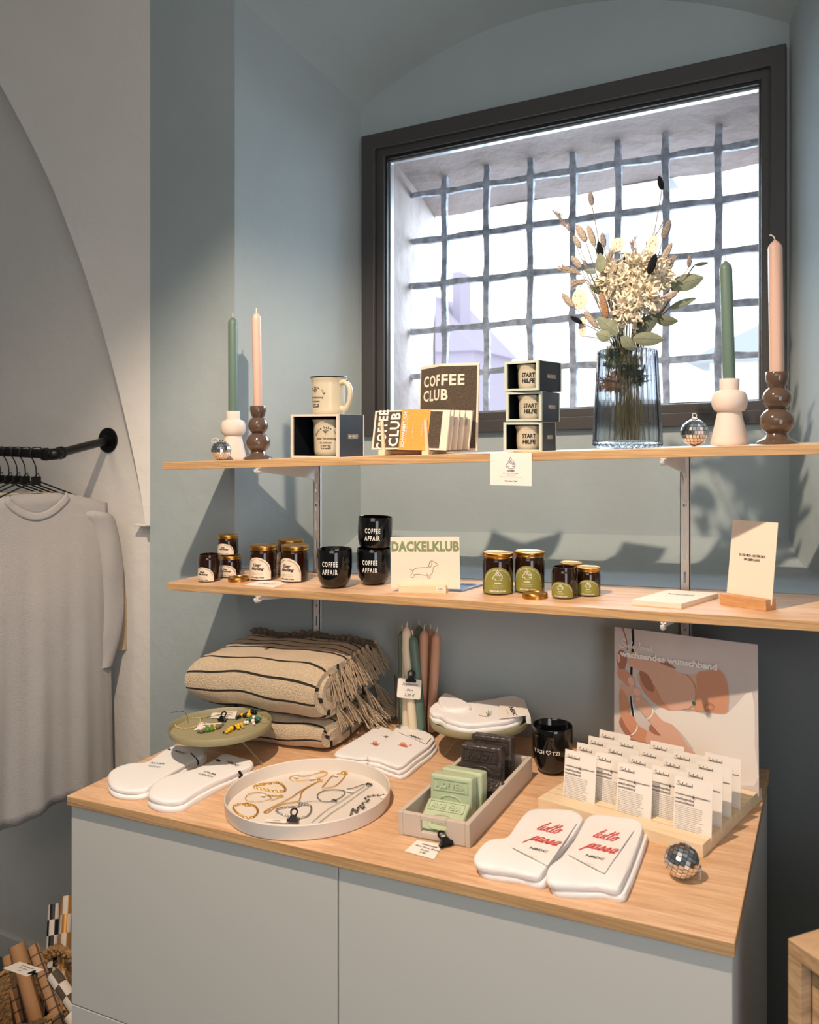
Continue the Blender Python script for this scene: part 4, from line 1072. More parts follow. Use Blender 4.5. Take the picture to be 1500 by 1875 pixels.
ruffle(*bz(760, 700), 32, 'large cream ruffled blossom in the heart of the bouquet', n=210, seed=3, d=-.035)
ruffle(*bz(660, 830), 24, 'small cream blossom hanging low above the vase rim', n=90, seed=4, d=-.045)
ruffle(*bz(880, 560), 25, 'cream blossom at the right centre of the bouquet', n=110, seed=5, d=-.01)
ruffle(*bz(540, 560), 25, 'cream blossom at the upper left centre of the bouquet', n=110, seed=6, d=.0)
ruffle(1122, 702, 17, 'tan dried blossom seen through the ribbed vase', n=70, seed=9, d=-.005, m='bunny_rust')
ruffle(1150, 668, 13, 'olive foliage bunched inside the top of the vase', n=60, seed=10, d=-.01, m='leaf_dark')
ruffle(1125, 660, 14, 'grey green leaves packed inside the vase neck', n=60, seed=12, d=.0, m='leaf_green')
ruffle(1165, 690, 11, 'dark dried leaves in the middle of the vase', n=50, seed=13, d=-.004, m='leaf_dark')
def plume(x, y, x1, y1, label, seed, n=26, m='bunny_beige', d=0):
    a = bpos(x, y, d); b = bpos(x1, y1, d); t = thing('feather_grass', label, 'dried grass', tuple(a)); rg = random.Random(seed); mb = MB(m); inv = t.matrix_world.inverted()
    for i in range(n):
        f = rg.uniform(0, 1); p0 = a.lerp(b, f); dr = (b-a).normalized()
        sp = Vector((rg.uniform(-1, 1), rg.uniform(-1, 1), rg.uniform(-.6, 1)))*.5+dr; sp.normalize(); L = rg.uniform(.012, .028)
        s_ = sp.cross(Vector((0, 1, 0))).normalized()*rg.uniform(.0003, .0011); p1 = p0+sp*L
        mb.add([inv @ p0, inv @ (p0.lerp(p1, .5)+s_), inv @ p1, inv @ (p0.lerp(p1, .5)-s_)], [(0, 1, 2, 3)])
    mb.tube([inv @ a, inv @ b], .0006, 5); mb.build('plume', t); stem_of(t, a, 'stem_green', .0007)
plume(*bz(260, 260), *bz(150, 120), 'oat grass spray sticking out at the top left of the bouquet', 3, 60, 'bunny_taupe')
plume(*bz(340, 560), *bz(210, 520), 'cream feather grass at the left middle of the bouquet', 4, 130)
plume(*bz(380, 600), *bz(310, 620), 'fine cream grass at the left centre of the bouquet', 5, 140)
plume(*bz(700, 430), *bz(700, 330), 'taupe dried grass tuft at the top centre of the bouquet', 6, 30, 'bunny_taupe')
plume(*bz(930, 560), *bz(970, 480), 'cream feather grass at the right centre of the bouquet', 7, 120)
plume(*bz(780, 380), *bz(900, 220), 'thin taupe oat spray reaching to the highest right bunny tail', 8, 24, 'bunny_taupe')
plume(*bz(500, 520), *bz(540, 420), 'cream feather grass behind the upper dark leaf', 9, 110)
for i, (x, y) in enumerate(((1125, 760), (1150, 770), (1172, 765), (1140, 740))):
    a = vc_+Vector(((x-1149)*mpp(vc_), -.01+.008*i, .014)); b = a+Vector(((1149-x)*.0004, 0, .085))
# ================================================================== THINGS ON THE LOWER SHELF
def wrapped(mb, R, ang, zfun, x0, x1, nu, nv, m, eps=.0004):
    f = wrapfn(R, ang, 0, eps=eps)
    def g(u, v):
        x = lerp(x0, x1, u); a, b = zfun(x); return f(x, lerp(a, b, v))
    mb.grid(g, nu, nv, m, True)
def arch(hw, z0, zs, ztop):
    return lambda x: (z0, zs+(ztop-zs)*math.sqrt(max(0, 1-(x/hw)**2)))
def jar(loc, R, H, green, lid, label, rot, big=True, group=None, scale_text=1):
    t = thing('candle_jar', label, 'candle jar', loc, rot, group=group); hl = .011 if big else .0085; hb = H-hl if lid else H-.002
    mb = MB('amber')
    nk = R*.93
    mb.lathe([(0, .0005), (R*.93, .0005), (R*.99, .003), (R, .007), (R, hb-.007), (R*.97, hb-.003), (nk, hb-.001), (nk, hb+hl*.7), (nk*.93, hb+hl*.7), (nk*.93, hb-.010), (0, hb-.010)], 36); mb.build('jar_glass', t)
    if not lid:
        mb = MB('wick'); mb.cyl((0, 0, hb-.010), (.001, 0, hb+.002), .0012, 8); mb.build('wick', t)
    hw = R*1.05; z0 = R*.12; z1 = H*.68 if big else H*.60
    mb = MB('label_olive' if green else 'label_cream', 'white_print' if green else 'brown_print', 'grey_print' if not green else 'label_cream')
    A = -PI/2; wrapped(mb, R, A, arch(hw, z0, z0+(z1-z0)*.35, z1), -hw, hw, 26, 2, 0)
    f = wrapfn(R, A, 0, eps=.0009); Hh = z1-z0; ink = 1
    # small dots of lettering round the arch
    zs = z0+Hh*.35
    nd = 34
    for i in range(nd):
        a = PI*(.04+.92*i/(nd-1)); 
        if i in (16, 17): continue
        x = hw*.88*math.cos(a); y = zs+(z1-zs)*.86*math.sin(a); s = R*.022
        mb.add([f(x-s, y-s), f(x+s, y-s), f(x+s, y+s), f(x-s, y+s)], [(0, 1, 2, 3)], 1)
    if green:
        hand_logo(mb, f, 0, z0+Hh*.50, Hh*.42, 1, .045 if big else .055)
        mb.text('NAEBA', Hh*.055, f, 1, bold=.04, y=z0+Hh*.37); mb.text('FOR TREE, AMBRE', Hh*.035, f, 2, y=z0+Hh*.28); mb.text('YLANG YLANG', Hh*.035, f, 2, y=z0+Hh*.21)
    else:
        mb.text('Cosy', Hh*.125, f, 1, bold=.06, shear=.35, x=-R*.06, y=z0+Hh*.60); mb.text('Morning', Hh*.115, f, 1, bold=.06, shear=.35, x=0, y=z0+Hh*.44, width=R*1.02)
        mb.text('ZEDERNHOLZ, SALBEI', Hh*.035, f, 2, y=z0+Hh*.28); mb.text('BERGAMOTTE, KASCHMIR', Hh*.035, f, 2, y=z0+Hh*.21)
    mb.text('HERE GABEL STURM', Hh*.055, f, 1, bold=.04, y=z0+Hh*.07, width=R*1.05)
    mb.build('label', t)
    if lid:
        mb = MB('lid_gold'); lidgeo(mb, R*1.0, hb, hl); mb.build('lid', t)
    return t
def lidgeo(mb, R, z, h):
    mb.lathe([(0, z+h*.25), (R*.97, z+h*.05), (R, z+h*.04), (R*1.0, z+h*.22), (R*.975, z+h*.28), (R*.975, z+h*.42), (R, z+h*.50), (R, z+h*.88), (R*.985, z+h*.97), (R*.93, z+h), (R*.90, z+h*.94), (0, z+h*.94)], 40)
def jar_px(px, py, wpx, hpx, green, lid, label, rot, big=True, dz=0, B=S2, tiltdz=0):
    p = B.on(px, py, back=wpx/2*1.17/1000*.95); R = wpx/2*mpp(p); H = hpx*mpp(p)
    p.z += dz; return jar(tuple(p), R, H, green, lid, label, math.radians(rot), big), p, R, H
GB = 'amber jars with cream labels'
_, p1, R1, H1 = jar_px(383, 1066, 40, 46, False, False, 'small open amber candle jar with cream label at the left end of the lower shelf', 4, False)
_, p2, R2, H2 = jar_px(423, 1058, 38, 39, False, True, 'small amber jar with gold lid and cream label carrying another jar', 8, False)
jar((p2.x-.012, p2.y+.004, p2.z+H2+.0005), R2*.98, .041*1.22, False, True, 'small amber jar with cream label stacked on top of the left small jars', math.radians(10), False)
jar_px(483, 1063.5, 50, 63, False, True, 'large amber jar with gold lid and cream label, left of the three large ones', 7)
jar_px(532, 1053, 47, 63, False, True, 'large amber jar mostly hidden behind the right large cream labelled jar', 2)
jar_px(540, 1067, 51, 66, False, True, 'large amber jar with cream label in front, left of the single black cup', 0)
jar_px(912, 1090.5, 56, 75, True, True, 'large amber jar with olive label, left of the two large green labelled jars', 20)
jar_px(970, 1087.5, 55, 74, True, True, 'large amber jar with olive label, right of the two large green labelled jars', 10)
jar_px(1033, 1098, 45, 53, True, False, 'small open amber jar with olive label in front', 0, False)
jar_px(1046, 1083, 42, 50, True, True, 'small amber jar hidden behind the open olive labelled jar, only its gold lid showing', 0, False)
jar_px(1078, 1093.5, 43, 52, True, True, 'small amber jar with gold lid and olive label, right most on the lower shelf', 12, False)
for px, py, w, lb in ((437, 1066.5, 38, 'gold metal jar lid lying before the small cream labelled jars'), (980, 1099, 46, 'gold metal jar lid lying before the large olive labelled jars')):
    p = S2.on(px, py, back=w/2*1.15/1000); t = thing('jar_lid', lb, 'lid', tuple(p)); R = w/2*mpp(p); mb = MB('lid_gold')
    mb.lathe([(R, .0), (R, .009), (R*.96, .0102), (R*.90, .0098), (R*.88, .0088), (0, .0088)], 40); mb.lathe([(R*.985, .004), (R*1.012, .0045), (R*1.012, .006), (R*.985, .0065)], 40); mb.build('cap', t)
# flat card before the cream labelled jars
def flat_card(B, pts, th, label, name='paper_card', cat='card', m='paper', up=.0002):
    W_ = [B.on(x, y, up=up) for x, y in pts]; c = sum(W_, Vector())/len(W_)
    t = thing(name, label, cat, tuple(c)); mb = MB(m, 'black_print', 'grey_print')
    lo = [p-c for p in W_]; n = len(lo)
    mb.add([tuple(p) for p in lo]+[tuple(p+Vector((0, 0, th))) for p in lo], [tuple(range(n-1, -1, -1)), tuple(range(n, 2*n))]+[(i, (i+1) % n, n+(i+1) % n, n+i) for i in range(n)])
    def fn(x, y, e=.0004):                    # x,y in 0..1 across the card, first edge = left->right near edge
        a = lo[0].lerp(lo[1], x); b = lo[3].lerp(lo[2], x); q = a.lerp(b, y); return (q.x, q.y, q.z+th+e)
    return t, mb, fn, (lo[1]-lo[0]).length, (lo[3]-lo[0]).length
t, mb, fn, w, h = flat_card(S2, [(447, 1071), (500, 1076), (531, 1066), (478, 1063)], .0006, 'small cream card lying flat before the large cream labelled jars')
mb.text('Cosy Morning 24,90', .14, fn, 1, x=.5, y=.4, width=.6); mb.build('card', t)
# black cups
def black_cup(loc, R, H, rot, label, lines, tilt=0, group=None, foot=False):
    t = thing('black_cup', label, 'cup', loc, group=group); t.rotation_euler = (0, tilt, rot); mb = MB('black_gloss')
    pr = [(0, 0), (R*.50, 0), (R*.55, .001)]
    if foot: pr += [(R*.56, .004)]
    pr += [(R*.66, H*.045), (R*.80, H*.12), (R*.91, H*.23), (R*.975, H*.38), (R*1.0, H*.55), (R*1.0, H*.8), (R*.985, H*.985), (R*.965, H), (R*.945, H*.99), (R*.93, H*.6), (R*.8, H*.2), (0, H*.1)]
    mb.lathe(pr, 56); body = mb.build('body', t)
    mb = MB('white_print')
    f = wrapfn(R, -PI/2, 0, eps=.0006)
    for s, y, cap, w_, sp in lines: mb.text(s, cap*H, f, 0, bold=.02, y=y*H, width=w_*R, space=1.3)
    (mb.build('lettering', body) if lines else None); return t
CA = [('COFFEE', .59, .125, .90, 0), ('AFFAIR', .39, .125, .90, 0)]
p = S2.on(612.5, 1078, back=.022); R = 32.5*mpp(p); black_cup(tuple(p), R, 71*mpp(p), math.radians(16), 'single glossy black cup lettered COFFEE AFFAIR on the lower shelf', CA)
p = S2.on(685, 1072, back=.022); R = 31.5*mpp(p); Hc_ = 66*mpp(p)
black_cup(tuple(p), R, Hc_, math.radians(14), 'lower of the two stacked black cups beside the dachshund card', CA)
black_cup((p.x+.001, p.y, p.z+Hc_*.87), R, Hc_, math.radians(20), 'upper of the two stacked black cups beside the dachshund card', CA, tilt=.03)
# dachshund card in a wooden stand
def card_in_stand(pl_, pr_, stand_h, stand_d, cw, ch, leanback, label_c, label_s, B, m='paper', shift=0, stand_m='pine'):
    a = B.on(*pl_); b = B.on(*pr_); d = (b-a); ang = math.atan2(d.y, d.x); L = math.hypot(d.x, d.y)
    st = thing('card_stand', label_s, 'card stand', tuple(a), ang, tilt=B.ang); mb = MB(stand_m); sl = stand_d*.45
    mb.box(0, L, 0, sl, 0, stand_h); mb.box(0, L, sl+.002, stand_d, 0, stand_h); mb.box(0, L, sl, sl+.002, 0, stand_h*.45); blk = mb.build('block', st, bevel=.0008)
    ct = thing('greeting_card', label_c, 'card', mat_=st.matrix_world @ Matrix.Translation((L/2+shift, sl+.001, stand_h*.47)) @ Matrix.Rotation(-leanback, 4, 'X'))
    return st, ct, L
def cboard(mb, w, h, m=0): mb.box(-w/2, w/2, -.0004, .0004, 0, h, m)
st, ct, L = card_in_stand((730, 1086), (817, 1087), .0165, .028, .15, .105, math.radians(4), 'landscape card lettered DACKELKLUB with a line drawn dachshund', 'light wooden card stand with a small price sticker under the dachshund card', S2, shift=.004)
cw, ch = .150, .1085
mb = MB('paper_cream', 'print_sage', 'brown_print'); cboard(mb, cw, ch); fn = lambda x, y: (x, -.0008, y)
mb.text('DACKELKLUB', .0195, fn, 1, bold=.05, space=1.06, y=ch-.0295, width=cw*.985)
D = lambda pts, cl=False: mb.stroke([((x-640)/300*cw-.004+.0, ch*(1-(y-175)/275)) for x, y in pts], .0007, fn, 2, 4, cl)
D = lambda pts, cl=False: mb.stroke([((x-425)/375*cw, ch*(1-(y-175)/275)) for x, y in pts], .0007, fn, 2, 4, cl)
D([(342, 345), (350, 352), (362, 352), (375, 342), (410, 338), (440, 336), (448, 322), (452, 308), (465, 302), (482, 312), (494, 319), (495, 326), (480, 331), (470, 338), (469, 350), (466, 366), (458, 374), (452, 386), (456, 391)])
D([(456, 305), (449, 318), (447, 332), (455, 336), (462, 322), (462, 308)]); D([(362, 352), (358, 364), (349, 376), (350, 390), (362, 392), (360, 384), (366, 376), (390, 374), (415, 378), (436, 380)])
D([(436, 370), (437, 382), (440, 394), (452, 395), (448, 387), (446, 378)]); D([(366, 376), (368, 384), (372, 389), (380, 388)]); D([(483, 312), (484, 315)])
mb.build('card', ct)
mb = MB('paper', 'black_print'); mb.box(L*.80, L*.97, -.0005, 0, .006, .014); mb.text('2,50', .004, lambda x, y: (x, -.0008, y), 1, x=L*.885, y=.008); mb.build('price_sticker', st)
t, mb, fn, w, h = flat_card(S2, [(815, 1081), (848, 1083.5), (884, 1073), (845, 1070)], .004, 'pale blue card pack lying behind the dachshund card stand', m='paper_blue')
mb.text('DACKELKLUB', .2, fn, 1, x=.55, y=.65, width=.7); mb.build('card', t)
# pile of cards and the tall card
t, mb, fn, w, h = flat_card(S2, [(1157, 1107), (1248, 1115), (1316, 1094.5), (1225, 1088)], .0092, 'pile of white cards lying flat at the right of the lower shelf', m='paper_cream', name='card_pile')
mb.text('Du für mich - ich für dich', .07, fn, 1, bold=.02, x=.5, y=.62, width=.52)
for i in range(1, 6):
    pass
mb.build('cards', t)
st, ct, L = card_in_stand((1318, 1106), (1403, 1120), .0195, .030, .09, .14, math.radians(11), 'tall cream card reading DU FÜR MICH - ICH FÜR DICH EIN LEBEN LANG', 'wooden block card stand holding the tall cream card at the right of the lower shelf', S2, shift=.003, stand_m='beech')
cw, ch = .0935, .146
mb = MB('paper_cream', 'black_print'); cboard(mb, cw, ch); fn = lambda x, y: (x, -.0008, y)
mb.text('DU FÜR MICH - ICH FÜR DICH', .0042, fn, 1, bold=.035, y=ch*.555, width=cw*.58); mb.text('EIN LEBEN LANG', .0042, fn, 1, bold=.035, y=ch*.505, width=cw*.34); mb.build('card', ct)
# ================================================================== THINGS ON THE WORKTOP
TIL = CT.ang
def tz(p, up=0): return p.z+up
def pillow(mb, outline, h, m=0, z0=0, rings=9, powr=4.0, wob=.0, cx=None):
    """a soft lump over a closed outline of local points"""
    P = smooth_line([(x, y, 0) for x, y in outline], 4, True); n = len(P)
    c = cx or sum(P, Vector())/n; c = Vector((c[0], c[1], 0)); vs = []; fs = []
    prof = [(.985, 0.0), (1.0, .35), (.996, .68), (.975, .90), (.93, .98), (.8, 1.0), (.5, 1.0), (.25, 1.0)]
    for k, zz in prof:
        for p in P:
            q = c+(p-c)*k; w = wob*math.sin(q.x*70+q.y*40)*zz*(1 if k < .99 else 0); vs.append((q.x, q.y, z0+h*zz+w))
    vs.append((c.x, c.y, z0+h*1.0)); R = len(prof)
    for r in range(R-1):
        for i in range(n): j = (i+1) % n; fs.append((r*n+i, r*n+j, (r+1)*n+j, (r+1)*n+i))
    for i in range(n): fs.append(((R-1)*n+i, (R-1)*n+(i+1) % n, R*n))
    fs.append(tuple(range(n-1, -1, -1)))
    mb.add(vs, fs, m, True)
class PlaneZ:
    """a level-ish plane above the worktop, parallel to it"""
    def __init__(s, up): s.up = up
    def on(s, x, y): return CT.on(x, y, up=s.up)
def sockpair(label, outline, h=.012, n=2, up=0, off=(.004, -.003), name='sock_pair', parent_up=0, m='sock_white', group=None):
    """socks folded together; outline in photo pixels taken at mid height"""
    pts = [CT.on(x, y, up=up+h*n*.6) for x, y in outline]; c = sum(pts, Vector())/len(pts); c.z = CT.z(c.x)+up
    t = thing(name, label, 'socks', tuple(c), tilt=TIL, group=group); inv = t.matrix_world.inverted()
    lo = [inv @ p for p in pts]; lo = [(p.x, p.y) for p in lo]
    for k in range(n):
        mb = MB(m); f = 1+.012*(n-1-k); pillow(mb, [(x*f+off[0]*(n-1-k), y*f+off[1]*(n-1-k)) for x, y in lo], h*.98, z0=h*k, wob=.0008); mb.build('sock', t)
    top = h*n+.0010
    def to(x, y, e=0):
        p = inv @ CT.on(x, y, up=up+h*n); return Vector((p.x, p.y, 0))
    return t, inv, to, top
def txt_at(mb, to, px, pxr, s, cap, m, top, bold=.01, shear=0, width=None, flip=False, dy=0, bend=0):
    """word starting direction px -> pxr (photo pixels); width defaults to their distance"""
    a, b = to(*px), to(*pxr); d = (b-a); L = d.length; d.normalize(); n = Vector((-d.y, d.x, 0)); c = (a+b)/2
    mb.text(s, cap, lambda x, y: tuple(Vector((c.x, c.y, top))+d*x+n*y), m, bold=bold, shear=shear, width=width or L)
    return d, n, c, L
def band(mb, to, quad, top, m=0):
    q = [to(*p) for p in quad]; mb.add([(p.x, p.y, top) for p in q], [tuple(range(len(q)))], m)
# left pairs
t, inv, to, top = sockpair('left white sock pair lying at the left end of the worktop', [(198, 1424), (202, 1443), (222, 1452), (262, 1452), (285, 1440), (318, 1418), (352, 1398), (374, 1388), (374, 1376), (340, 1371), (318, 1371), (295, 1383), (268, 1400), (236, 1404), (210, 1412)], .009, 2)
mb = MB('black_print', 'grey_print', 'black_plastic'); txt_at(mb, to, (274, 1398), (300, 1401), 'ALLES', .0055, 0, top+.001); txt_at(mb, to, (271, 1404), (292, 1407), 'GOOD', .0050, 0, top+.001)
txt_at(mb, to, (319, 1377), (338, 1382), 'NBDC', .006, 0, top+.001, .03); band(mb, to, [(306, 1373), (311, 1375), (314, 1373.5), (309, 1372)], top+.001, 2); mb.build('print', t)
mb = MB('black_plastic'); a, b = to(350, 1380), to(362, 1390); mb.tube([(a.x, a.y, top), (b.x, b.y, top-.004), (b.x+.001, b.y-.001, top-.012)], .0015, 6, sm=3); mb.build('stripe', t)
t, inv, to, top = sockpair('right of the two white sock pairs before the left olive tray', [(272, 1456), (276, 1467), (300, 1474), (332, 1472), (362, 1456), (400, 1436), (440, 1418), (462, 1410), (462, 1399), (440, 1392), (412, 1386), (394, 1397), (360, 1412), (320, 1424), (286, 1436)], .0105, 2)
mb = MB('black_print', 'grey_print', 'black_plastic'); txt_at(mb, to, (372, 1414), (394, 1421), 'OUR', .0050, 0, top+.001); txt_at(mb, to, (363, 1418), (388, 1425), 'GARDEN', .0050, 0, top+.001)
txt_at(mb, to, (414, 1396), (434, 1404), 'NBDC', .006, 0, top+.001, .03); band(mb, to, [(394, 1393), (401, 1397), (405, 1394), (398, 1391)], top+.001, 2); mb.build('print', t)
mb = MB('black_plastic')
for k in range(2): a = to(443, 1411); mb.tube([(a.x-.003, a.y-.004, top-.011*k-.002), (a.x+.003, a.y-.008, top-.011*k-.004), (a.x+.006, a.y-.007, top-.011*k-.008)], .003, 6, sm=3)
mb.build('stripe', t)
# front pairs
RED = 'red_print'
def tutto(px0, label, outline, dx, dy):
    t, inv, to, top = sockpair(label, outline, .011, 2, off=(.006, .003))
    def wrap_(x, y): p = to(x+dx, y+dy); return p
    mb = MB('band_paper', 'red_print', 'black_print', 'grey_print'); e = top+.0012
    q = [wrap_(*p) for p in ((983, 1499), (1057, 1509), (1003, 1588), (936, 1553))]
    mb.grid(lambda u, v: tuple((q[0].lerp(q[1], u)).lerp(q[3].lerp(q[2], u), v)+Vector((0, 0, e+.0006*math.sin(PI*v)*math.sin(PI*u)))), 4, 4, 0)
    X = Vector((1, -.10, 0)).normalized(); Yv = Vector((.10, 1, 0)); c = wrap_(1001, 1526); z = e+.0014
    g = lambda x, y: tuple(Vector((c.x, c.y, z))+X*x+Yv*y)
    # brush lettering 'tutto' over 'passa'
    def S(pts, w=.0019): mb.stroke([(x*.00118+y*.0008, y*.0027) for x, y in pts], w, g, 1, 5)
    def tt(x): S([(x+1, 12), (x-1, 4), (x, 0), (x+3, .5)]); S([(x-2, 8), (x+4, 8.5)], .0015)
    def uu(x): S([(x, 6), (x-1, 2), (x+1, 0), (x+4, 2), (x+5, 6)]); S([(x+5, 6), (x+4.5, 1), (x+7, .5)])
    def oo(x): S([(x+3, 6), (x, 4), (x, 1), (x+3, 0), (x+5, 3), (x+3, 6), (x+7, 5)])
    def aa(x): S([(x+5, 6), (x+1, 5.5), (x, 1.5), (x+2, 0), (x+5, 3)]); S([(x+5.5, 6), (x+4.5, 1), (x+7.5, .8)])
    def ss(x): S([(x-1, .5), (x+3, 6), (x+4.5, 2.5), (x+2, 0), (x, 1), (x+6.5, 1)])
    def pp(x): S([(x+1, 6), (x-1.5, -5)]); S([(x, 2), (x+3, 6.2), (x+5.5, 4), (x+3, .4), (x, 1), (x+6, .5)])
    tt(-14); uu(-10); tt(-1); tt(4); oo(8)
    ox = c.copy(); c = wrap_(994, 1547); g = lambda x, y: tuple(Vector((c.x, c.y, z))+X*x+Yv*y)
    pp(-19); aa(-12); ss(-3.5); ss(4); aa(12)
    c2 = wrap_(984, 1561); mb.text('NBDC', .0062, lambda x, y: tuple(Vector((c2.x, c2.y, z))+X*x+Yv*y), 2, bold=.01, shear=.2, width=.030)
    c3 = wrap_(972, 1572); mb.text('Baumwolle 41-46', .002, lambda x, y: tuple(Vector((c3.x, c3.y, z))+X*x+Yv*y), 3)
    mb.build('paper_band', t)
tutto(0, 'left white sock pair with red lettering tutto passa at the front of the worktop', [(868, 1580), (874, 1566), (895, 1548), (928, 1541), (950, 1512), (974, 1490), (1010, 1487), (1052, 1492), (1068, 1504), (1062, 1522), (1030, 1562), (1000, 1600), (982, 1612), (945, 1604), (900, 1598), (876, 1592)], 0, 0)
tutto(0, 'right white sock pair with red lettering tutto passa next to the disco ball', [(1000, 1612), (1006, 1596), (1032, 1576), (1052, 1546), (1074, 1508), (1092, 1498), (1130, 1502), (1170, 1510), (1178, 1526), (1162, 1572), (1142, 1622), (1130, 1636), (1098, 1630), (1062, 1630), (1022, 1628), (1004, 1622)], 104, 14)
# crab socks
def crab(outline, label, c_px, tagq, h, tx):
    t, inv, to, top = sockpair(label, outline, h, 3)
    mb = MB('band_paper', 'orange_print', 'black_print', 'red_print'); e = top+.001
    band(mb, to, tagq, e, 0); txt_at(mb, to, tx[0], tx[1], 'NBDC', .0075, 2, e+.0006, .02)
    c = to(*c_px); g = lambda x, y: (c.x+x*.95+y*.3, c.y-x*.3+y*.95, e+.0006)
    mb.poly([(.009*math.cos(a), .0045*math.sin(a)-.002) for a in [2*PI*i/12 for i in range(12)]], g, 1)
    for s in (-1, 1):
        mb.stroke([(s*.008, 0), (s*.013, .004), (s*.012, .010)], .0018, g, 3); mb.stroke([(s*.012, .010), (s*.008, .009)], .0022, g, 3); mb.stroke([(s*.003, .003), (s*.004, .008)], .0012, g, 3)
        for k in range(3): mb.stroke([(s*(.006+.002*k), -.003), (s*(.011+.002*k), -.007+.001*k)], .0009, g, 3)
    mb.build('print', t)
crab([(612, 1386), (640, 1366), (672, 1346), (692, 1335), (708, 1338), (728, 1348), (726, 1360), (700, 1380), (672, 1394), (640, 1392)], 'white sock pair with a small red crab, lying behind the other crab pair', (689, 1364), [(705, 1341), (726, 1349), (717, 1356), (697, 1347)], .006, ((703, 1351), (716, 1354)))
crab([(672, 1392), (704, 1362), (730, 1334), (746, 1330), (768, 1340), (794, 1354), (790, 1368), (766, 1388), (736, 1410), (716, 1408), (694, 1400)], 'white sock pair with a red crab print in front of the candle glass', (740, 1366), [(740, 1332), (790, 1352), (780, 1364), (729, 1342)], .008, ((749, 1349), (770, 1357)))
# ---- round trays
def tray(loc, R, h, m, label, name='round_tray', legs=None, cat='tray'):
    t = thing(name, label, cat, loc, tilt=TIL); mb = MB(m)
    mb.lathe([(0, 0), (R*.975, 0), (R*.99, .002), (R, h), (R*.992, h+.0012), (R*.982, h), (R*.968, .0035), (0, .0030)], 72); mb.build('dish', t)
    return t
c = CT.on(565, 1471); RT = 151*mpp(c)
big = tray(tuple(c), RT, .026, 'tray_white', 'large round off white tray full of gold and silver chains')
def tp(X, Y, up=.0055): return CT.on(400+X/4.412, 1370+Y/4.412, up=up)
def chain(pts, r, m, label, closed=False, kind='chain', name='bracelet', cat='jewellery', pt=tp, beads=None, step=None, up=None):
    r *= .86 if kind == 'chain' else 1
    W_ = [pt(*p) for p in pts]; c = W_[0].copy(); P = smooth_line([p-c for p in W_], 6, closed)
    if closed: P.append(P[0])
    # resample
    step = step or r*2.1; out = [P[0]]; acc = 0
    for a, b in zip(P[:-1], P[1:]):
        L = (b-a).length
        while L > 1e-9 and acc+L >= step:
            f = (step-acc)/L; a = a.lerp(b, f); out.append(a.copy()); L = (b-a).length; acc = 0
        acc += L
    t = thing(name, label, cat, tuple(c)); mb = MB(m)
    if kind == 'bead':
        for q in out: mb.ball(q, r, nu=8, nv=6)
    elif kind == 'cord': mb.tube(P, r, 6)
    else:
        for i, (a, b) in enumerate(zip(out[:-1], out[1:])):
            d = (b-a).normalized(); mid = (a+b)/2; side = Vector((-d.y, d.x, 0)); up_ = Vector((0, 0, 1))
            e1 = side if i % 2 else (side*.3+up_*.95); e1.normalize()
            mb.tube([mid+d*(r*1.35*math.cos(2*PI*k/8))+e1*(r*.85*math.sin(2*PI*k/8)) for k in range(8)], r*.36, 5, closed=True)
    mb.build('links', t); return t, out
def minitag(t, X, Y, w=.010, h=.006, pt=tp, ang=0):
    p = t.matrix_world.inverted() @ pt(X, Y); mb = MB('paper'); mb.box(-w/2, w/2, -h/2, h/2, 0, .0006, M=Matrix.Translation(p+Vector((0, 0, .002))) @ Matrix.Rotation(ang, 4, 'Z')); mb.build('tag', t)
def clasp(t, X, Y, m='gold', pt=tp, s=1.0):
    p = t.matrix_world.inverted() @ pt(X, Y); mb = MB(m)
    mb.tube([p+Vector((.0025*s*math.cos(a), .0025*s*math.sin(a), .001)) for a in [2*PI*i/10 for i in range(10)]], .0007*s, 5, closed=True); mb.ball(p+Vector((.004*s, .001, .001)), .0016*s, nu=8, nv=6); mb.build('clasp', t)
t, _ = chain([(285, 310), (340, 290), (400, 287), (470, 277), (510, 290), (542, 330), (520, 350), (440, 345), (370, 332), (320, 322)], .0026, 'gold', 'chunky gold curb bracelet at the upper left of the large tray', True); clasp(t, 350, 292)
t, _ = chain([(218, 400), (255, 367), (330, 358), (400, 380), (420, 408), (330, 432), (240, 424)], .0010, 'gold', 'fine gold bracelet with white tag below the chunky one', True); clasp(t, 505, 388); minitag(t, 360, 388, .010, .007)
t2, _ = chain([(400, 380), (440, 385), (505, 388), (470, 405), (425, 422)], .0012, 'gold', 'short gold extension chain beside the fine tagged bracelet')
t, _ = chain([(120, 472), (150, 456), (220, 450), (290, 465), (318, 505), (298, 545), (240, 562), (170, 535), (130, 500)], .0023, 'gold', 'round gold bracelet at the lower left edge of the large tray', True); clasp(t, 230, 455, s=1.6)
t, _ = chain([(818, 262), (760, 290), (690, 330), (640, 360), (600, 390), (520, 432), (440, 472), (368, 515), (400, 517), (440, 487), (520, 450), (640, 430), (660, 400), (670, 360), (710, 320), (785, 280)], .0015, 'gold', 'long gold necklace lying in a loop across the middle of the large tray', name='necklace'); clasp(t, 812, 262, s=1.5)
t, _ = chain([(575, 238), (620, 220), (700, 225), (800, 200), (872, 190), (862, 218), (780, 245), (650, 265), (590, 255)], .0011, 'gold', 'fine gold bracelet with white tags at the top of the large tray', True); minitag(t, 625, 240); minitag(t, 757, 252, .011, .010, ang=.7); clasp(t, 835, 190, s=1.2)
t, _ = chain([(1005, 200), (1025, 215), (985, 270), (930, 308), (842, 322), (862, 288), (910, 232), (940, 215)], .0014, 'gold', 'gold bracelet at the upper right of the large tray', True); minitag(t, 945, 226); clasp(t, 1010, 200, s=1.8)
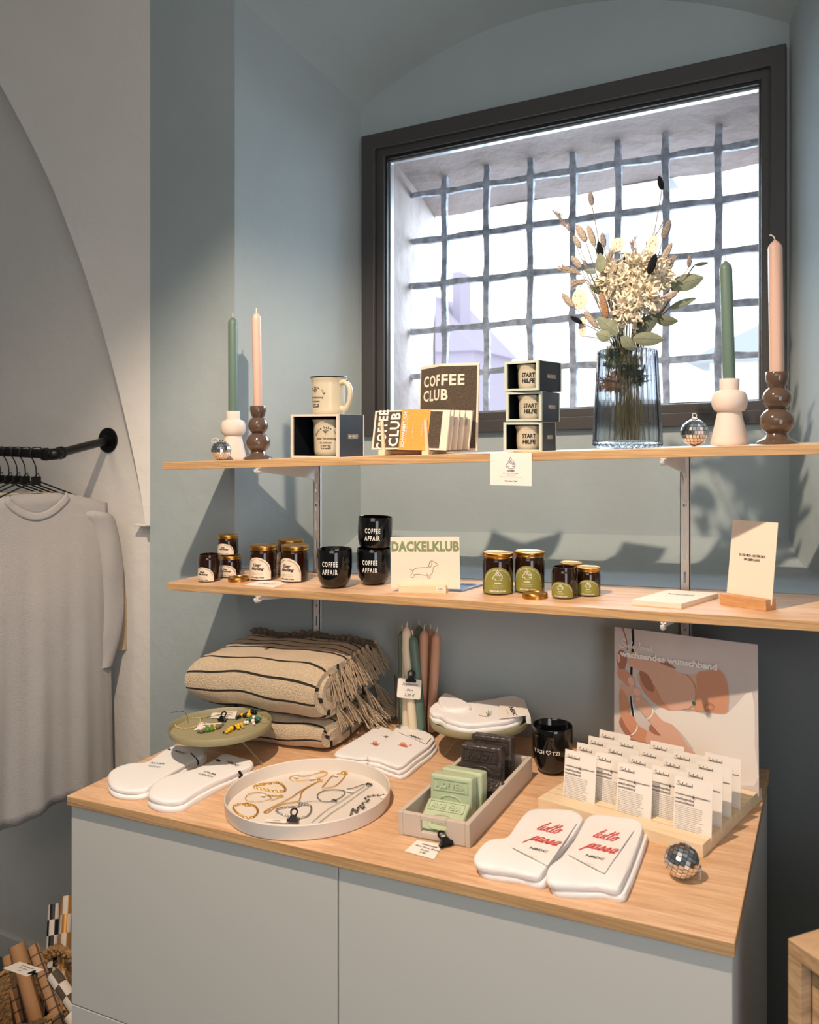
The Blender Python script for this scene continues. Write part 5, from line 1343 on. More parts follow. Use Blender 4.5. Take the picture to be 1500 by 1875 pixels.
t, _ = chain([(740, 462), (750, 500), (722, 545), (660, 562), (560, 547), (482, 517), (472, 492), (550, 476), (640, 470), (680, 455)], .0021, 'silver', 'chunky silver bracelet next to the black clip in the large tray', True); clasp(t, 665, 452, 'silver', s=1.5)
t, _ = chain([(798, 385), (830, 352), (900, 336), (1000, 340), (1022, 362), (980, 402), (900, 432), (830, 425)], .0011, 'silver_dark', 'silver wire bracelet with white tag in the middle right of the large tray', True); minitag(t, 1065, 355, .016, .005); clasp(t, 930, 425, 'silver_dark', s=1.3)
chain([(830, 428), (780, 425), (735, 432), (700, 438), (660, 447)], .0010, 'silver', 'short silver extension chain beside the chunky silver bracelet')
t, _ = chain([(1240, 292), (1180, 290), (1100, 318), (1040, 330)], .0011, 'silver_dark', 'short dark silver chain at the right of the large tray'); clasp(t, 1210, 294, 'silver_dark', s=1.6)
chain([(1232, 302), (1140, 365), (1050, 432), (960, 492), (900, 532), (812, 602)], .0009, 'silver', 'outer strand of a long thin silver necklace at the right of the large tray', name='necklace')
chain([(1180, 308), (1080, 368), (1000, 422), (870, 502), (752, 602)], .0009, 'silver', 'inner strand of a long thin silver necklace at the right of the large tray', name='necklace')
t, pts_ = chain([(1062, 550), (1082, 490), (1112, 522), (1130, 470), (1170, 490), (1160, 442), (1210, 430), (1182, 400), (1262, 382), (1340, 380)], .0009, 'silver_dark', 'dark silver charm bracelet at the right edge of the large tray'); minitag(t, 1335, 402, .010, .012)
mb = MB('silver_dark')
for i, q in enumerate(pts_[::6]): mb.ball(q+Vector((.002, .001*(i % 3), .001)), .0024, .0014, .0016, nu=7, nv=5)
mb.build('charms', t)
def quadcard(px4, pt, label, name, lines, th=.0006, m='paper', cat='price tag'):
    W_ = [pt(*p) for p in px4]; c = sum(W_, Vector())/4; t = thing(name, label, cat, tuple(c)); mb = MB(m, 'black_print'); lo = [p-c for p in W_]
    mb.add([tuple(p) for p in lo]+[tuple(p+Vector((0, 0, th))) for p in lo], [(3, 2, 1, 0), (4, 5, 6, 7)]+[(i, (i+1) % 4, 4+(i+1) % 4, 4+i) for i in range(4)])
    X = (lo[1]-lo[0]); Lx = X.length; X.normalize(); Yv = (lo[3]-lo[0]); Ly = Yv.length; Yv.normalize()
    for i, s in enumerate(lines):
        yy = Ly*(.78-.62*i/max(1, len(lines)-1)) if len(lines) > 1 else Ly*.4
        mb.text(s, Ly*.55/(len(lines)+1), lambda x, y: tuple(lo[0]+X*(Lx/2+x)+Yv*(yy+y)+Vector((0, 0, th+.0005))), 1, shear=.3, bold=.005)
    mb.build('card', t); return t
quadcard([(372, 592), (545, 606), (560, 582), (392, 572)], tp, 'white handwritten tag at the front edge inside the large tray', 'price_tag', ['Edelstahl'])
def clip_at(p, rot, label, s=1.0, tiltx=0):
    M = Matrix.Translation(p) @ Matrix.Rotation(rot, 4, 'Z') @ Matrix.Rotation(tiltx, 4, 'X'); return clip(None, M, s, label, 'clip')
clip_at(tp(600, 600)+Vector((0, 0, .001)), .3, 'black clip at the front edge inside the large tray', 1.15, -.5)
# ---- olive tray stands
def stand(center, R, up, label, feet):
    c = Vector((center[0], center[1], 0)); c.z = CT.z(c.x)+up; t = tray(tuple(c), R, .0135, 'olive_metal', label, 'tray_stand', cat='tray stand'); inv = t.matrix_world.inverted()
    for fx, fy in feet:
        f = CT.on(fx, fy); f.z += .0012; d = (f-c); top_ = c+Vector((d.x*.28, d.y*.28, .0))
        mb = MB('olive_metal'); mb.cyl(inv @ top_, inv @ f, .0015, 8); mb.build('leg', t)
    return t, c
t1, c1 = stand((-1.170, 1.425), .1080, .066, 'left olive metal tray on thin legs with beads and keyrings', [(368, 1397), (481, 1400), (428, 1374)])
t2, c2 = stand((-.673, 1.66), .1044, .066, 'right olive metal tray on thin legs carrying a pair of socks', [(813, 1385), (899, 1378), (917, 1369)])
U1 = .066+.005
def op(X, Y, up=0): return CT.on(310+X/7.5, 1270+Y/7.5, up=U1+up)
chain([(90, 430), (180, 372), (280, 340), (400, 335), (432, 372), (400, 430), (330, 465), (200, 482), (110, 462)], .0020, 'bead_sand', 'cream pearl bracelet at the left of the olive tray', True, 'bead', pt=op)
chain([(252, 335), (225, 265), (150, 240), (25, 265)], .0006, 'silver_dark', 'thin grey cord curling over the left rim of the olive tray', False, 'cord', name='cord', pt=lambda x, y: op(x, y, .012))
chain([(430, 350), (550, 320), (680, 295), (750, 245)], .0006, 'silver_dark', 'thin grey cord lying over the paper tags in the olive tray', False, 'cord', name='cord', pt=lambda x, y: op(x, y, .003))
quadcard([(560, 335), (905, 350), (935, 245), (600, 245)], op, 'rear white price tag in the left olive tray', 'price_tag', ['Schluessel', 'Anhaenger', '12,90'])
quadcard([(340, 505), (640, 490), (722, 405), (440, 395)], op, 'front white price tag in the left olive tray', 'price_tag', ['Armband', 'Perlen', '18,00'])
clip_at(op(915, 235), .1, 'black clip on the rear price tag in the olive tray', 1.2, -.5)
clip_at(op(720, 380), .1, 'black clip on the front price tag in the olive tray', 1.1, -.5)
def lump(label, parts, wires=(), name='keyring_charm'):
    """small modelled charm: parts = (X, Y, rpx, material, flatten)"""
    W_ = [(op(x, y, .0), r, m) for x, y, r, m in parts]; c = W_[0][0].copy(); t = thing(name, label, 'charm', tuple(c))
    by = {}
    for p, r, m in W_: by.setdefault(m, []).append((p, r))
    for m, l in by.items():
        mb = MB(m)
        for p, r in l: rr = r/7.5*mpp(p); mb.ball(p-c+Vector((0, 0, rr*.8)), rr, nu=12, nv=8)
        mb.build('beads' if m.startswith('bead') else 'band', t)
    for w in wires: mb = MB('silver_dark' if w[0] == 's' else 'bead_sand'); mb.tube([op(x, y, .004)-c for x, y in w[1]], .0007, 5, sm=4); mb.build('wire', t)
lump('black and yellow bead charm at the rear right of the olive tray', [(930, 345, 24, 'black_plastic'), (965, 335, 24, 'black_plastic'), (1000, 315, 26, 'bead_yellow'), (1035, 325, 30, 'black_plastic'), (1068, 300, 26, 'black_plastic'), (1095, 320, 34, 'bead_yellow'), (1110, 275, 30, 'bead_yellow'), (1135, 275, 32, 'black_plastic'), (1170, 285, 28, 'black_plastic'), (1200, 270, 26, 'black_plastic'), (1140, 245, 18, 'black_plastic')])
lump('teal and white glossy charm at the right of the olive tray', [(1040, 420, 26, 'bead_white'), (1075, 415, 24, 'bead_white'), (1085, 385, 28, 'bead_teal'), (1120, 375, 30, 'bead_teal'), (1150, 400, 30, 'bead_white'), (1160, 430, 22, 'bead_white'), (1165, 350, 28, 'bead_white'), (1200, 365, 30, 'bead_teal'), (1225, 385, 32, 'bead_teal'), (1250, 365, 20, 'bead_teal'), (1200, 400, 22, 'black_plastic')], [('b', [(1225, 320), (1262, 280), (1290, 255)]), ('b', [(1250, 375), (1330, 380), (1395, 350), (1370, 310)]), ('b', [(1270, 360), (1340, 350), (1385, 280)])])
lump('yellow charm with dark bands at the front of the olive tray', [(790, 545, 24, 'bead_yellow'), (820, 525, 30, 'bead_yellow'), (855, 505, 34, 'bead_yellow'), (885, 490, 30, 'black_plastic'), (915, 478, 30, 'bead_yellow'), (950, 462, 32, 'bead_yellow'), (990, 448, 28, 'bead_yellow'), (1005, 470, 18, 'bead_yellow'), (950, 490, 24, 'bead_yellow'), (745, 545, 14, 'black_plastic'), (1028, 468, 10, 'silver')])
lump('green grey and yellow bead charm at the front left of the olive tray', [(400, 535, 24, 'bead_grey'), (440, 540, 26, 'bead_grey'), (480, 525, 28, 'bead_grey'), (520, 480, 26, 'bead_green'), (530, 520, 30, 'bead_green'), (585, 510, 34, 'bead_green'), (590, 470, 26, 'bead_grey'), (635, 475, 32, 'bead_yellow'), (665, 480, 36, 'bead_grey'), (700, 460, 24, 'bead_grey'), (735, 435, 18, 'bead_grey')])
# socks on the right stand
t, inv, to, top = sockpair('white sock pair with a carrot print lying on the right olive tray', [(787, 1302), (800, 1291), (830, 1292), (880, 1289), (930, 1280), (952, 1282), (960, 1296), (952, 1316), (925, 1326), (880, 1332), (845, 1331), (818, 1324), (806, 1316), (792, 1312)], .010, 2, up=.066+.006, off=(.002, -.003))
mb = MB('paper', 'black_print', 'green_print', 'orange_print', 'grey_print'); e = top+.0008
band(mb, to, [(915, 1287), (955, 1279), (966, 1312), (914, 1318)], e, 0)
txt_at(mb, to, (932, 1297), (940, 1312), 'NBDC', .0085, 1, e+.0006, .02); txt_at(mb, to, (926, 1300), (931, 1311), 'STYLE', .002, 4, e+.0006)
def cstroke(pts, w, m): mb.stroke([(to(*p).x, to(*p).y) for p in pts], w, lambda x, y: (x, y, e+.0007), m)
cstroke([(877, 1311), (885, 1313), (895, 1314)], .0022, 3)
for a_ in ((890, 1306), (895, 1302), (900, 1304), (901, 1309)): cstroke([(893, 1313), a_], .0014, 2)
mb.build('print', t)
mb = MB('band_paper'); a, b = to(953, 1281), to(964, 1312); mb.prism([(0, 0), (.009, -.001), (.010, -.016), (0, -.016)], 0, (b-a).length, lambda x, y, s: tuple(Vector((a.x, a.y, e+y))+(b-a).normalized()*s+Vector((x, 0, 0)))); mb.build('paper_sleeve', t)
t, inv, to, top = sockpair('single white sock folded back behind the carrot sock pair', [(803, 1284), (808, 1276), (816, 1271), (832, 1278), (856, 1290), (862, 1298), (835, 1302), (812, 1298)], .012, 1, up=.066+.022)
# ---- glass of candles
p = CT.on(764, 1358, back=.045); g = thing('glass_vase', 'clear glass cylinder filled with tall unlit candles', 'glass', tuple(p), tilt=TIL)
mb = MB('jar_glass'); RG, HG = .0475, .135
mb.lathe([(0, .001), (RG*.97, .001), (RG, .004), (RG, HG), (RG-.0018, HG+.0008), (RG-.0025, HG), (RG-.0025, .010), (0, .010)], 48); mb.build('body', g)
for i, (dx_, dy_, tx, ty, m, lb) in enumerate([
   (-.034, .000, (737, 1150), 0, 'wax_green', 'dark green candle at the left of the candle glass'), (-.019, -.014, (745, 1143), 0, 'wax_cream', 'cream candle upright at the front of the candle glass'),
   (.024, -.022, (756, 1158), 0, 'wax_green', 'leaning green candle crossing the front of the candle glass'), (.004, .020, (768, 1141), 0, 'wax_green', 'dark green candle at the back of the candle glass'),
   (.010, .002, (777, 1148), 0, 'wax_rust', 'rust pink candle in the middle of the candle glass'), (.020, .026, (789, 1147), 0, 'wax_rust', 'rust pink candle at the back right of the candle glass'),
   (.032, .006, (800, 1153), 0, 'wax_rust', 'rust pink candle at the right of the candle glass'), (.008, -.032, (735, 1220), 0, 'wax_cream', 'cream candle slanting low to the left in the candle glass')]):
    b = p+Vector((dx_, dy_, .0125)); Yt = p.y+(.0 if i != 3 and i != 5 else .03)+(-.015 if i in (1, 2) else 0); tp_ = atY(tx[0], tx[1]+4, Yt); d = tp_-b
    if i == 7: tp_ = b+Vector((-.030, .018, .20)); d = tp_-b
    t = thing('taper_candle', lb, 'candle', mat_=Matrix.Translation(b) @ d.to_track_quat('Z', 'Y').to_matrix().to_4x4()); candle(m, t, d.length, .0106, wick=(.002, .001))
a = atY(727, 1277, p.y-.052); b = atY(770, 1240, p.y-.052); w, h = .053, .043
M = Matrix.Translation((a.x-.001, p.y-.0515, a.z)) @ Matrix.Rotation(.35, 4, 'Z') @ Matrix.Rotation(.07, 4, 'Y') @ Matrix.Rotation(-.08, 4, 'X')
t = thing('price_tag', 'white handwritten tag reading Stabkerze 25cm 2,50 clipped on the candle glass', 'price tag', mat_=M); mb = MB('paper', 'black_print')
r_ = .004; rc = []
for cx_, cy_, a0 in ((w-r_, h-r_, 0), (r_, h-r_, PI/2), (r_, r_, PI), (w-r_, r_, 1.5*PI)):
    for k in range(4): rc.append((cx_+r_*math.cos(a0+k*PI/6), cy_+r_*math.sin(a0+k*PI/6)))
mb.prism(rc, 0, .0006, lambda x, y, t_: (x, t_, y)); fn = lambda x, y: (x, -.0006, y)
for s, y, cp in (('Stabkerze', .66, .0062), ('25cm', .40, .0045), ('2,50 €', .12, .0060)): mb.text(s, cp, fn, 1, shear=.35, x=w*.52, y=h*y)
mb.build('card', t); clip(None, M @ Matrix.Translation((w*.55, -.002, h-.006)), 1.3, 'black clip holding the tag on the candle glass')
# ---- black mug with white writing
p = CT.on(1012, 1421, back=.026); R = 37*mpp(p)
black_cup(tuple(p), R, 85*mpp(p), math.radians(12), 'glossy black mug with small white writing and heart beside the printed card rack', [], foot=True)
t = [o for o in col.objects if o.get('label', '').startswith('glossy black mug with small')][0]
mb = MB('white_print'); f = wrapfn(R, -PI/2-.0, 0, eps=.0007); Hh = 85*mpp(p)
mb.text('Y SCH', .0068, f, 0, bold=.02, x=-R*.62, y=Hh*.50, width=R*.62); mb.text('TZI', .0068, f, 0, bold=.02, x=R*.26, y=Hh*.50, width=R*.36)
hx = -R*.10; mb.stroke([(hx, Hh*.50), (hx-.0042, Hh*.55), (hx-.003, Hh*.585), (hx, Hh*.565), (hx+.003, Hh*.585), (hx+.0042, Hh*.55), (hx, Hh*.50)], .0011, f, 0, 4); mb.build('lettering', t)
# ---- soap tray
a = CT.on(730, 1528); b = CT.on(861, 1554); cpt = CT.on(966, 1421); SL_, SW = (cpt-b).length, (b-a).length; ang = math.atan2((b-a).y, (b-a).x)
st = thing('soap_tray', 'greige wooden tray box with a cut out label slot holding soap bars', 'tray', tuple(a), ang, tilt=TIL); HS = .0395; wt = .0085
inv = st.matrix_world.inverted(); q = inv @ cpt; SL_ = q.y; shx = q.x-SW
mb = MB('box_grey'); sh = Matrix(((1, shx/SL_*0, 0, 0), (0, 1, 0, 0), (0, 0, 1, 0), (0, 0, 0, 1)))
mb.box(0, wt, 0, SL_, 0, HS); mb.box(SW-wt, SW, 0, SL_, 0, HS); mb.box(wt, SW-wt, SL_-wt, SL_, 0, HS); mb.box(wt, SW-wt, 0, SL_, 0, .004)
x0, x1, z0, z1 = SW*.32, SW*.68, HS*.30, HS*.80
mb.box(wt, x0, 0, wt, 0, HS); mb.box(x1, SW-wt, 0, wt, 0, HS); mb.box(x0, x1, 0, wt, 0, z0); mb.box(x0, x1, 0, wt, z1, HS); mb.build('box', st, bevel=.0012)
def soap(x, y, rx, rz, m, word, label, up=.0045, w=.079, h=.072, d=.026):
    """bar standing on edge: width w, height h, thickness d"""
    t = thing('soap_bar', label, 'soap', mat_=st.matrix_world @ Matrix.Translation((x, y, up)) @ Matrix.Rotation(rz, 4, 'Z') @ Matrix.Rotation(rx, 4, 'X')); mb = MB(m); b_ = .0035
    mb.box(-w/2, w/2, 0, d, 0, h); bar = mb.build('bar', t, bevel=.0045, seg=4)
    mb = MB(m); 
    for x0, x1, z0, z1 in ((-w*.42, w*.42, h*.64, h*.66), (-w*.42, w*.42, h*.90, h*.92), (-w*.42, -w*.405, h*.64, h*.92), (w*.405, w*.42, h*.64, h*.92)): mb.box(x0, x1, -.0016, .001, z0, z1)
    def fn(x, y, z=0): return (x, -.0004-z, y)
    mb.text(word, h*.15, fn, 0, bold=.03, ext=.09, y=h*.705, width=w*.70 if len(word) > 6 else w*.62)
    mb.tube([(w*.30*math.cos(2*PI*k/28), -.0006, h*.32+h*.22*math.sin(2*PI*k/28)) for k in range(28)], .0011, 6, closed=True)
    mb.text('SAVON DE', h*.07, fn, 0, bold=.03, ext=.14, y=h*.36); mb.text('MARSEILLE', h*.07, fn, 0, bold=.03, ext=.14, y=h*.26)
    mb.build('embossing', bar)
cx_ = SW*.5
soap(cx_-.002, .014, math.radians(-60), 0, 'soap_green', 'ALOE VERA', 'pale green soap bar lying slanted at the front of the soap tray', up=.006, h=.068)
soap(cx_-.004, .078, math.radians(-6), .02, 'soap_green', 'ALOE VERA', 'front upright pale green ALOE VERA soap bar in the tray')
soap(cx_+.003, .108, math.radians(-6), -.03, 'soap_green', 'ALOE VERA', 'rear upright pale green soap bar in the tray')
soap(cx_+.022, .142, math.radians(-40), -.2, 'soap_black', 'PAVOT', 'black soap bar lying low between the green and the upright black bars', h=.055, w=.066)
soap(cx_-.002, .212, math.radians(-7), .02, 'soap_black', 'PAVOT', 'front upright black PAVOT soap bar in the tray', h=.080, w=.082)
soap(cx_+.001, .258, math.radians(-7), .02, 'soap_black', 'PAVOT', 'rear upright black soap bar at the back of the tray', h=.084, w=.083)
W_ = [CT.on(*q_, up=.0006) for q_ in ((741, 1559), (795, 1574), (810, 1547), (763, 1539))]
quadcard([(741, 1559), (795, 1574), (811, 1547), (764, 1539)], lambda x, y: CT.on(x, y, up=.0008), 'white handwritten price tag lying before the soap tray', 'price_tag', ['Olivenseife', 'Aloe Vera, Pavot', 'Savon', '5,90'])
clip_at(CT.on(818, 1552)+Vector((0, 0, .003)), .9, 'black clip on the price tag before the soap tray', 1.35, -.9)
# ---- disco ball on the worktop
p = CT.on(1249, 1611, back=.006); disco(tuple(p), 31.5*mpp(p), 'small mirrored disco ball on the front right of the worktop', [(.0, 0, .026), (.012, 0, .032), (.022, .004, .026), (.028, -.006, .018), (.024, .004, .030), (.0, 0, .027)], rot=(.2, 1.9, .3))
# ---- rack of bracelet cards with its printed poster
FLc = Vector((-.476, 1.4526)); e1 = Vector((.970, -.242)); e2 = Vector((.242, .970)); RW, RD, RH = .30, .272, .020
Mr = Matrix.Translation((FLc.x, FLc.y, CT.z(FLc.x))) @ Matrix.Rotation(TIL, 4, 'Y') @ Matrix.Rotation(math.atan2(-.242, .970), 4, 'Z')
rackc = thing('card_rack', 'slotted pine board rack holding rows of white bracelet cards', 'card rack', mat_=Mr)
mb = MB('pine', 'beech'); slots = [.033+.0215*i for i in range(11)]; y = 0
prev = 0
for s_ in slots: mb.box(0, RW, prev, s_, 0, RH); mb.box(0, RW, s_, s_+.0036, 0, RH*.5); prev = s_+.0036
mb.box(0, RW, prev, RD, 0, RH); mb.text('Seelenband', .004, lambda x, y: (x, .0-.0003, y), 1, shear=.3, x=RW*.4, y=.007); mb.build('board', rackc, bevel=.0004, seg=1)
CUR = [ [(6,9),(3,11),(0,9),(1,6),(4,5),(4,2),(1,0),(-3,1),(-4,3)], [(3,2),(7,2.5),(8,4),(6.5,4.5),(6,2),(7.5,.3),(9.5,1.2)], [(9.5,1.2),(11,3),(10.5,4.3),(9.2,3),(9.6,.6),(11.2,.4),(12.6,2)], [(12.6,2),(15,7),(15,9.8),(13.8,8),(13.6,2),(14.6,.2),(16,1.4)],
 [(16,1.4),(18,3.4),(17.2,4.4),(16,3),(16.4,.5),(18,.3),(19.4,2)], [(19.4,2),(20,4.3),(20,0),(20.5,2.6),(22.2,4.2),(22.6,.6),(24,1)], [(24,1),(26.4,7),(26.2,9.8),(25.2,7),(25.2,.6),(27,.2),(28.2,2),(27,3.8),(29,3)],
 [(32,3.8),(30,4.2),(29,2),(30,.2),(32,2.6),(32.2,4),(32.2,.6),(33.6,1)], [(33.6,1),(34.4,4.3),(34.4,0),(35,2.6),(36.8,4.2),(37.2,.6),(38.4,1)], [(41.4,3.6),(39.6,4.2),(38.4,2),(39.4,.2),(41.4,2.4),(43,9.6),(42,.8),(44,.8)] ]
def seelen(mb, fn, w, x0, y0, m, th=.0005):
    k = w/48
    for st_ in CUR: mb.stroke([(x0+(x+4)*k, y0+y*k*1.0) for x, y in st_], th, fn, m, 3)
CW, CH = .0635, .0895
def make_card():
    t = thing('bracelet_card', '', 'bracelet card', group='bracelet cards in the pine rack'); mb = MB('paper', 'grey_print', 'brown_print')
    mb.box(0, CW, 0, .0006, 0, CH); fn = lambda x, y: (x, -.0004, y)
    seelen(mb, fn, CW*.44, CW*.05, CH*.845, 2, .0006)
    mb.text('wachsendes', .0040, fn, 2, bold=.02, x=CW*.28, y=CH*.60, width=CW*.50); mb.text('wunschband', .0040, fn, 2, bold=.02, x=CW*.28, y=CH*.535, width=CW*.50)
    rg = random.Random(5)
    for i in range(13):
        y = CH*(.49-.033*i); w = CW*(.62 if i in (3, 8, 12) else .70)*rg.uniform(.9, 1); x = CW*.04
        while x < CW*.04+w: l = rg.uniform(.002, .006); mb.add([fn(x, y), fn(min(x+l, CW*.92), y), fn(min(x+l, CW*.92), y+.0007), fn(x, y+.0007)], [(0, 1, 2, 3)], 1); x += l+.0009
    mb.build('card', t)
    mb = MB('brown_print'); mb.tube([(CW*.04, -.001, CH*.70), (CW*.5, -.0016, CH*.70), (CW*.94, -.001, CH*.70)], .0005, 5); mb.build('cord', t)
    mb = MB('silver_dark'); mb.ball((CW*.52, -.002, CH*.695), .0019, .0012, .0022, nu=8, nv=6); mb.build('charm', t)
    return t
proto = make_card(); used = False
cols_ = [('first', .036, 0), ('second', .089, 1), ('third', .1425, 0), ('fourth', .196, 1), ('fifth', .2465, 0)]
colx = [.030, .0795, .1345, .187, .2365]
lean = Matrix.Rotation(math.radians(-10), 4, 'X')
ordn = ['front most', 'second', 'third', 'rear most']
for ci_, cx0_ in enumerate(colx):
    rows = [0, 1, 2, 3] if ci_ % 2 == 0 else [.5, 1.5, 2.5]
    for ri, r_ in enumerate(rows):
        y = .034+.0215*(r_*2)+.0004; cx_ = cx0_+(-.0 if ci_ % 2 == 0 else 0)
        M = Mr @ Matrix.Translation((cx_-.0, y, RH*.52)) @ lean
        nm = ('front most' if ri == 0 else 'rear most' if r_ == rows[-1] else ordn[ri])
        lb = 'white bracelet card, %s in the %s column from the left of the pine rack' % (nm, ('first', 'second', 'third', 'fourth', 'fifth')[ci_])
        if not used: proto.matrix_world = M; proto['label'] = lb; used = True
        else:
            c = dup(proto, (0, 0, 0), label=lb); c.matrix_world = M
# poster
PW, PH = .282, .268
Mp = Mr @ Matrix.Translation((.020, .034+.0215*10+.001, RH*.5)) @ Matrix.Rotation(math.radians(-5), 4, 'X')
po = thing('poster', 'printed advertising board with two hands and the words wachsendes wunschband behind the cards', 'poster', mat_=Mp)
mb = MB('poster_bg', 'skin_light', 'skin_mid', 'skin_dark', 'nail', 'white_print', 'slot_dark', 'gold', 'bead_teal', 'poster_white')
mb.box(0, PW, 0, .002, 0, PH)
LAY = [0]
def uv(X, Y):
    u = (X-62+Y*.02)/1405; v = 1-(Y-30-175*u)/(1200+140*u); return (u*PW, v*PH)
def PG(pts, m, sm=True):
    LAY[0] += 1; e = -.0002-.00012*LAY[0]
    P = [uv(*p) for p in pts]
    if sm: P = [(p.x, p.y) for p in smooth_line([(a_, b_, 0) for a_, b_ in P], 3, True)]
    mb.poly(P, lambda x, y: (x, e, y), m)
def PS(pts, w, m):
    LAY[0] += 1; e = -.0002-.00012*LAY[0]; mb.stroke([uv(*p) for p in pts], w, lambda x, y: (x, e, y), m, 4)
PG([(840, 1150), (1000, 820), (1190, 800), (1400, 620), (1415, 1100), (1400, 1440), (900, 1330)], 9)
PG([(420, 880), (520, 760), (760, 790), (980, 830), (1100, 1000), (900, 1150), (700, 950)], 9)
PS([(150, 40), (190, 150), (200, 240)], .0028, 3); PS([(258, 55), (262, 160), (250, 300), (236, 480), (235, 700), (258, 830)], .0050, 6); PS([(236, 620), (252, 730), (268, 830)], .0018, 5)
PG([(1100, 415), (1165, 480), (1195, 600), (1188, 740), (1162, 815), (1000, 805), (800, 775), (640, 785), (520, 740), (400, 650), (330, 560), (300, 470), (330, 430), (230, 385), (200, 330), (215, 275), (280, 262), (400, 318), (560, 360), (650, 400), (720, 450), (800, 462), (900, 463), (1000, 435)], 1)
PG([(900, 463), (1000, 437), (1095, 418), (1160, 480), (1190, 600), (1184, 740), (1158, 808), (1000, 800), (860, 778), (900, 640)], 2)
PG([(345, 470), (480, 560), (560, 700), (640, 780), (520, 738), (400, 650), (335, 560)], 2); PG([(330, 430), (420, 470), (480, 600), (410, 600), (345, 520)], 3)
PG([(420, 300), (560, 330), (700, 410), (640, 400), (540, 360)], 3)
PG([(130, 235), (180, 270), (192, 350), (150, 430), (108, 400), (85, 300)], 3); PG([(90, 285), (115, 275), (122, 330), (98, 350)], 4)
PG([(96, 415), (150, 405), (215, 440), (275, 505), (276, 552), (235, 572), (165, 525), (104, 478)], 2); PG([(205, 490), (250, 485), (275, 530), (250, 565), (215, 540)], 4)
PG([(128, 535), (200, 555), (300, 575), (342, 610), (330, 650), (270, 650), (190, 640), (135, 600)], 1); PG([(262, 590), (310, 585), (338, 615), (318, 645), (275, 625)], 4)
PG([(125, 580), (190, 650), (215, 720), (215, 800), (262, 835), (305, 905), (400, 965), (395, 1056), (270, 1035), (200, 1000), (150, 955), (104, 870), (125, 810), (113, 690)], 2)
PG([(250, 690), (330, 650), (400, 700), (470, 780), (560, 870), (660, 910), (735, 1000), (800, 1100), (870, 1165), (680, 1180), (500, 1100), (385, 1057), (400, 965), (430, 945), (440, 890), (380, 830), (300, 745)], 1)
PG([(440, 900), (500, 960), (540, 1000), (480, 990), (420, 950)], 3); PG([(130, 830), (170, 900), (240, 990), (200, 1000), (140, 940), (106, 880)], 3); PG([(285, 655), (325, 660), (330, 685), (300, 690)], 4)
PS([(460, 765), (462, 800), (430, 840), (400, 850)], .0026, 5); PS([(298, 905), (292, 940), (262, 975), (230, 990)], .0026, 5); PS([(170, 990), (200, 1005), (230, 1015)], .002, 5)
PS([(800, 462), (860, 520), (895, 600), (880, 700), (820, 770), (770, 772)], .0010, 7); PG([(855, 705), (880, 705), (882, 728), (860, 732)], 8)
PS([(970, 770), (985, 735), (1030, 725), (1058, 740), (1040, 770), (990, 782), (970, 770)], .0009, 3)
LAY[0] += 1; e_ = -.0006-.00012*LAY[0]
x_, y_ = uv(120, 205); seelen(mb, lambda x, y: (x, e_, y), .070, x_, y_-.001, 5, .0012)
x_, y_ = uv(130, 275); mb.text('wachsendes wunschband', .0112, lambda x, y: (x, e_, y), 5, bold=.045, x=x_+.098, y=y_-.003, width=.196)
mb.build('board', po)
# ---- two folded striped blankets
def blanket(x0, x1, y0, y1, z0, T, label, seed, skew=0):
    t = thing('blanket', label, 'blanket', ((x0+x1)/2, y0, CT.z((x0+x1)/2)+z0), tilt=TIL); L = x1-x0; D_ = y1-y0; rg = random.Random(seed)
    stripes = [.075, .135, .185, .235, .30, .375, .45, .525, .60, .70, .80, .9]
    def prof(s, T_, D2, k=0):
        """open U profile: back top -> front fold -> back bottom; returns (y, z, nx, nz)"""
        r = T_/2; top = D2-r; arcl = PI*r; tot = 2*top+arcl; d = s*tot
        if d < top: return D2-d, T_, 0, 1
        if d < top+arcl: a = (d-top)/r; return r-r*math.sin(a), r+r*math.cos(a), -math.sin(a), math.cos(a)
        return r+(d-top-arcl), 0, 0, -1
    for lay in range(3):
        inset = lay*.0165; T_ = T-2*inset; D2 = D_-inset*.9; th = .0145
        if T_ < .012: break
        NV = 110 if lay == 0 else 40; NU = 44
        def fn(u, v, off=0):
            x = -L/2+L*u; wv = .016*math.sin(x*17+seed)+.006*math.sin(x*43)
            s = min(1, max(0, v+wv*.5*(1 if 0 < v < 1 else 0)))
            y, z, ny, nz = prof(s, T_, D2)
            bl = .006*math.sin(x*13+1+seed)*math.sin(PI*v)+.0025*math.sin(x*47+v*21)
            edge = min(1, min(u, 1-u)*9)**.5; zc = T_/2
            z = zc+(z-zc)*(.80+.20*edge)
            return (x+.012*math.sin(y*20+lay), inset+y+ny*(bl-off)+skew*(x+L/2), inset+z+(nz*(bl*.5-off)))
        def mf(u, v):
            if lay: return 1 if (int(v*40) % 5) == 0 else 0
            for i, s in enumerate(stripes):
                if abs(v-s) < (.0062 if i in (3, 6, 8) else .0045): return 1
            return 2 if v < .045 else 0
        mb = MB('towel_base', 'towel_dark', 'towel_taupe'); mb.grid(lambda u, v: fn(u, v), NU, NV, mf, True)
        mb.grid(lambda u, v: fn(u, v, th), NU, 24, 0, True, flip=True)
        mb.grid(lambda u, v: fn(1, u, th*v), 60, 1, lambda u, v: 1 if (int(u*60) % 9) == 0 and lay == 0 else 0, True); mb.grid(lambda u, v: fn(0, u, th*v), 60, 1, 0, True, flip=True)
        mb.build('fold', t)
    return t, fn
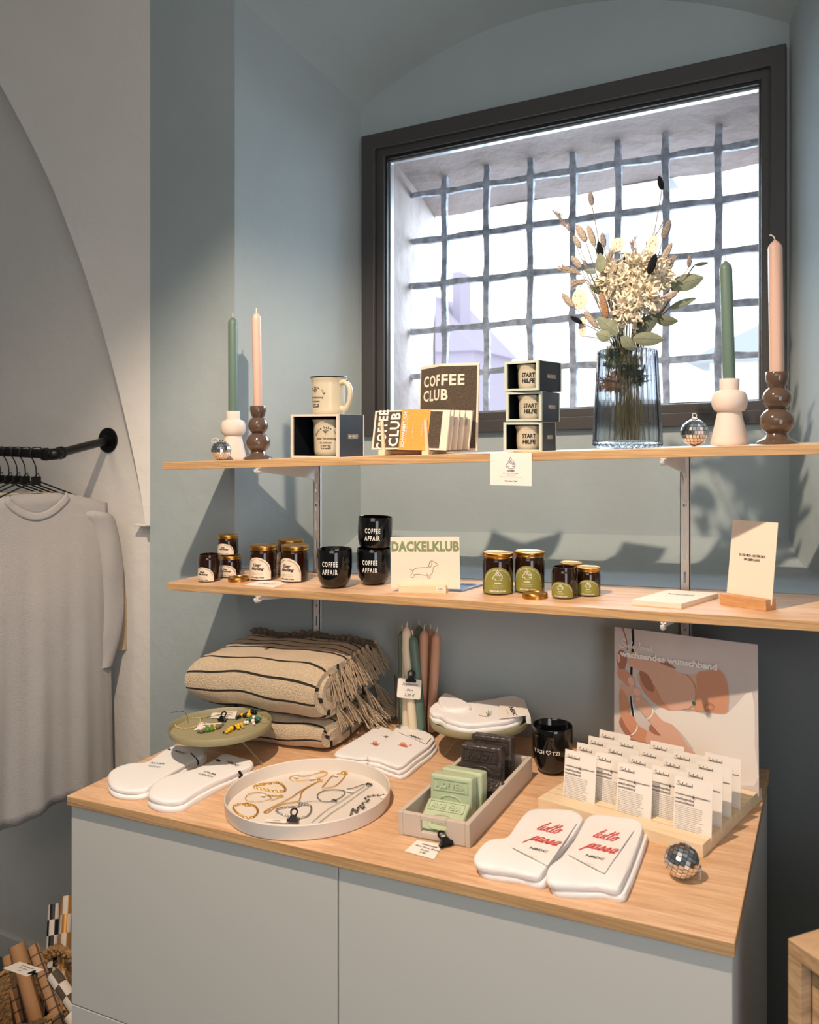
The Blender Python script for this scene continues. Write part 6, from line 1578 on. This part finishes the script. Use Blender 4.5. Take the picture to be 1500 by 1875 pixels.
def tassel(t, p, d, L, rg, m='towel_fringe', kn=1.0):
    mb = MB(m); mb.ball(p, .0052*kn, .0052*kn, .006*kn, nu=8, nv=6, f=lambda u, v: 1+.15*math.sin(u*18))
    for i in range(14):
        q = Vector((rg.uniform(-1, 1), rg.uniform(-1, 1), rg.uniform(-.5, .5)))*.004; e_ = d+Vector((rg.uniform(-.28, .28), rg.uniform(-.28, .28), rg.uniform(-.15, .15)))
        mb.tube([p+q*.3, p+q+e_*L*.35, p+q*1.3+e_*L*.7+Vector((0, 0, -.002)), p+q*1.5+e_*L+Vector((0, 0, -.006))], .0011, 5, sm=2)
    mb.build('tassel', t)
rg = random.Random(3)
bA, fnA = blanket(-1.275, -.985, 1.525, 1.775, .001, .067, 'lower striped cotton blanket with dark lines, folded under the other', 2)
bB, fnB = blanket(-1.335, -.985, 1.500, 1.770, .069, .123, 'upper striped cotton blanket with knotted fringe, folded on top', 5, skew=.03)
L_ = .35
for i in range(17):
    x = -L_/2+.012+i*.0205; y = .262-.012*math.sin(i*.5); z = .127+.004*math.sin(i)
    tassel(bB, Vector((x, y-.012, z)), Vector((.75+.3*rg.random(), -.25, .12)), .034, rg, 'towel_taupe', 1.7)
mb = MB('towel_taupe'); mb.grid(lambda u, v: (-L_/2+L_*u, .268-.022*v+.03*L_*u*0, .121+.008*math.sin(PI*v*.5)), 30, 3); mb.build('hem', bB, solid=.003)
for i in range(11):
    f = i/10; p = Vector((L_/2+.008, .262-.20*f, .123-.012*f-.03*max(0, f-.5))); tassel(bB, p, Vector((.45-.15*f, .05, -.85-.2*f)).normalized(), .058, rg)
for i in range(5):
    p = Vector((L_/2+.010, .25-.045*i, .030)); tassel(bB, p, Vector((.5, .1, -.8)).normalized(), .050, rg)
for i in range(4):
    p = Vector((.145+.012, .24-.03*i, .055)); tassel(bA, p, Vector((.75, .05, -.5)).normalized(), .05, rg, 'towel_base')
for o in col.objects:
    if o.get('group') in ('white ceramic candlesticks', 'brown glazed candlesticks') and False: del o['group']
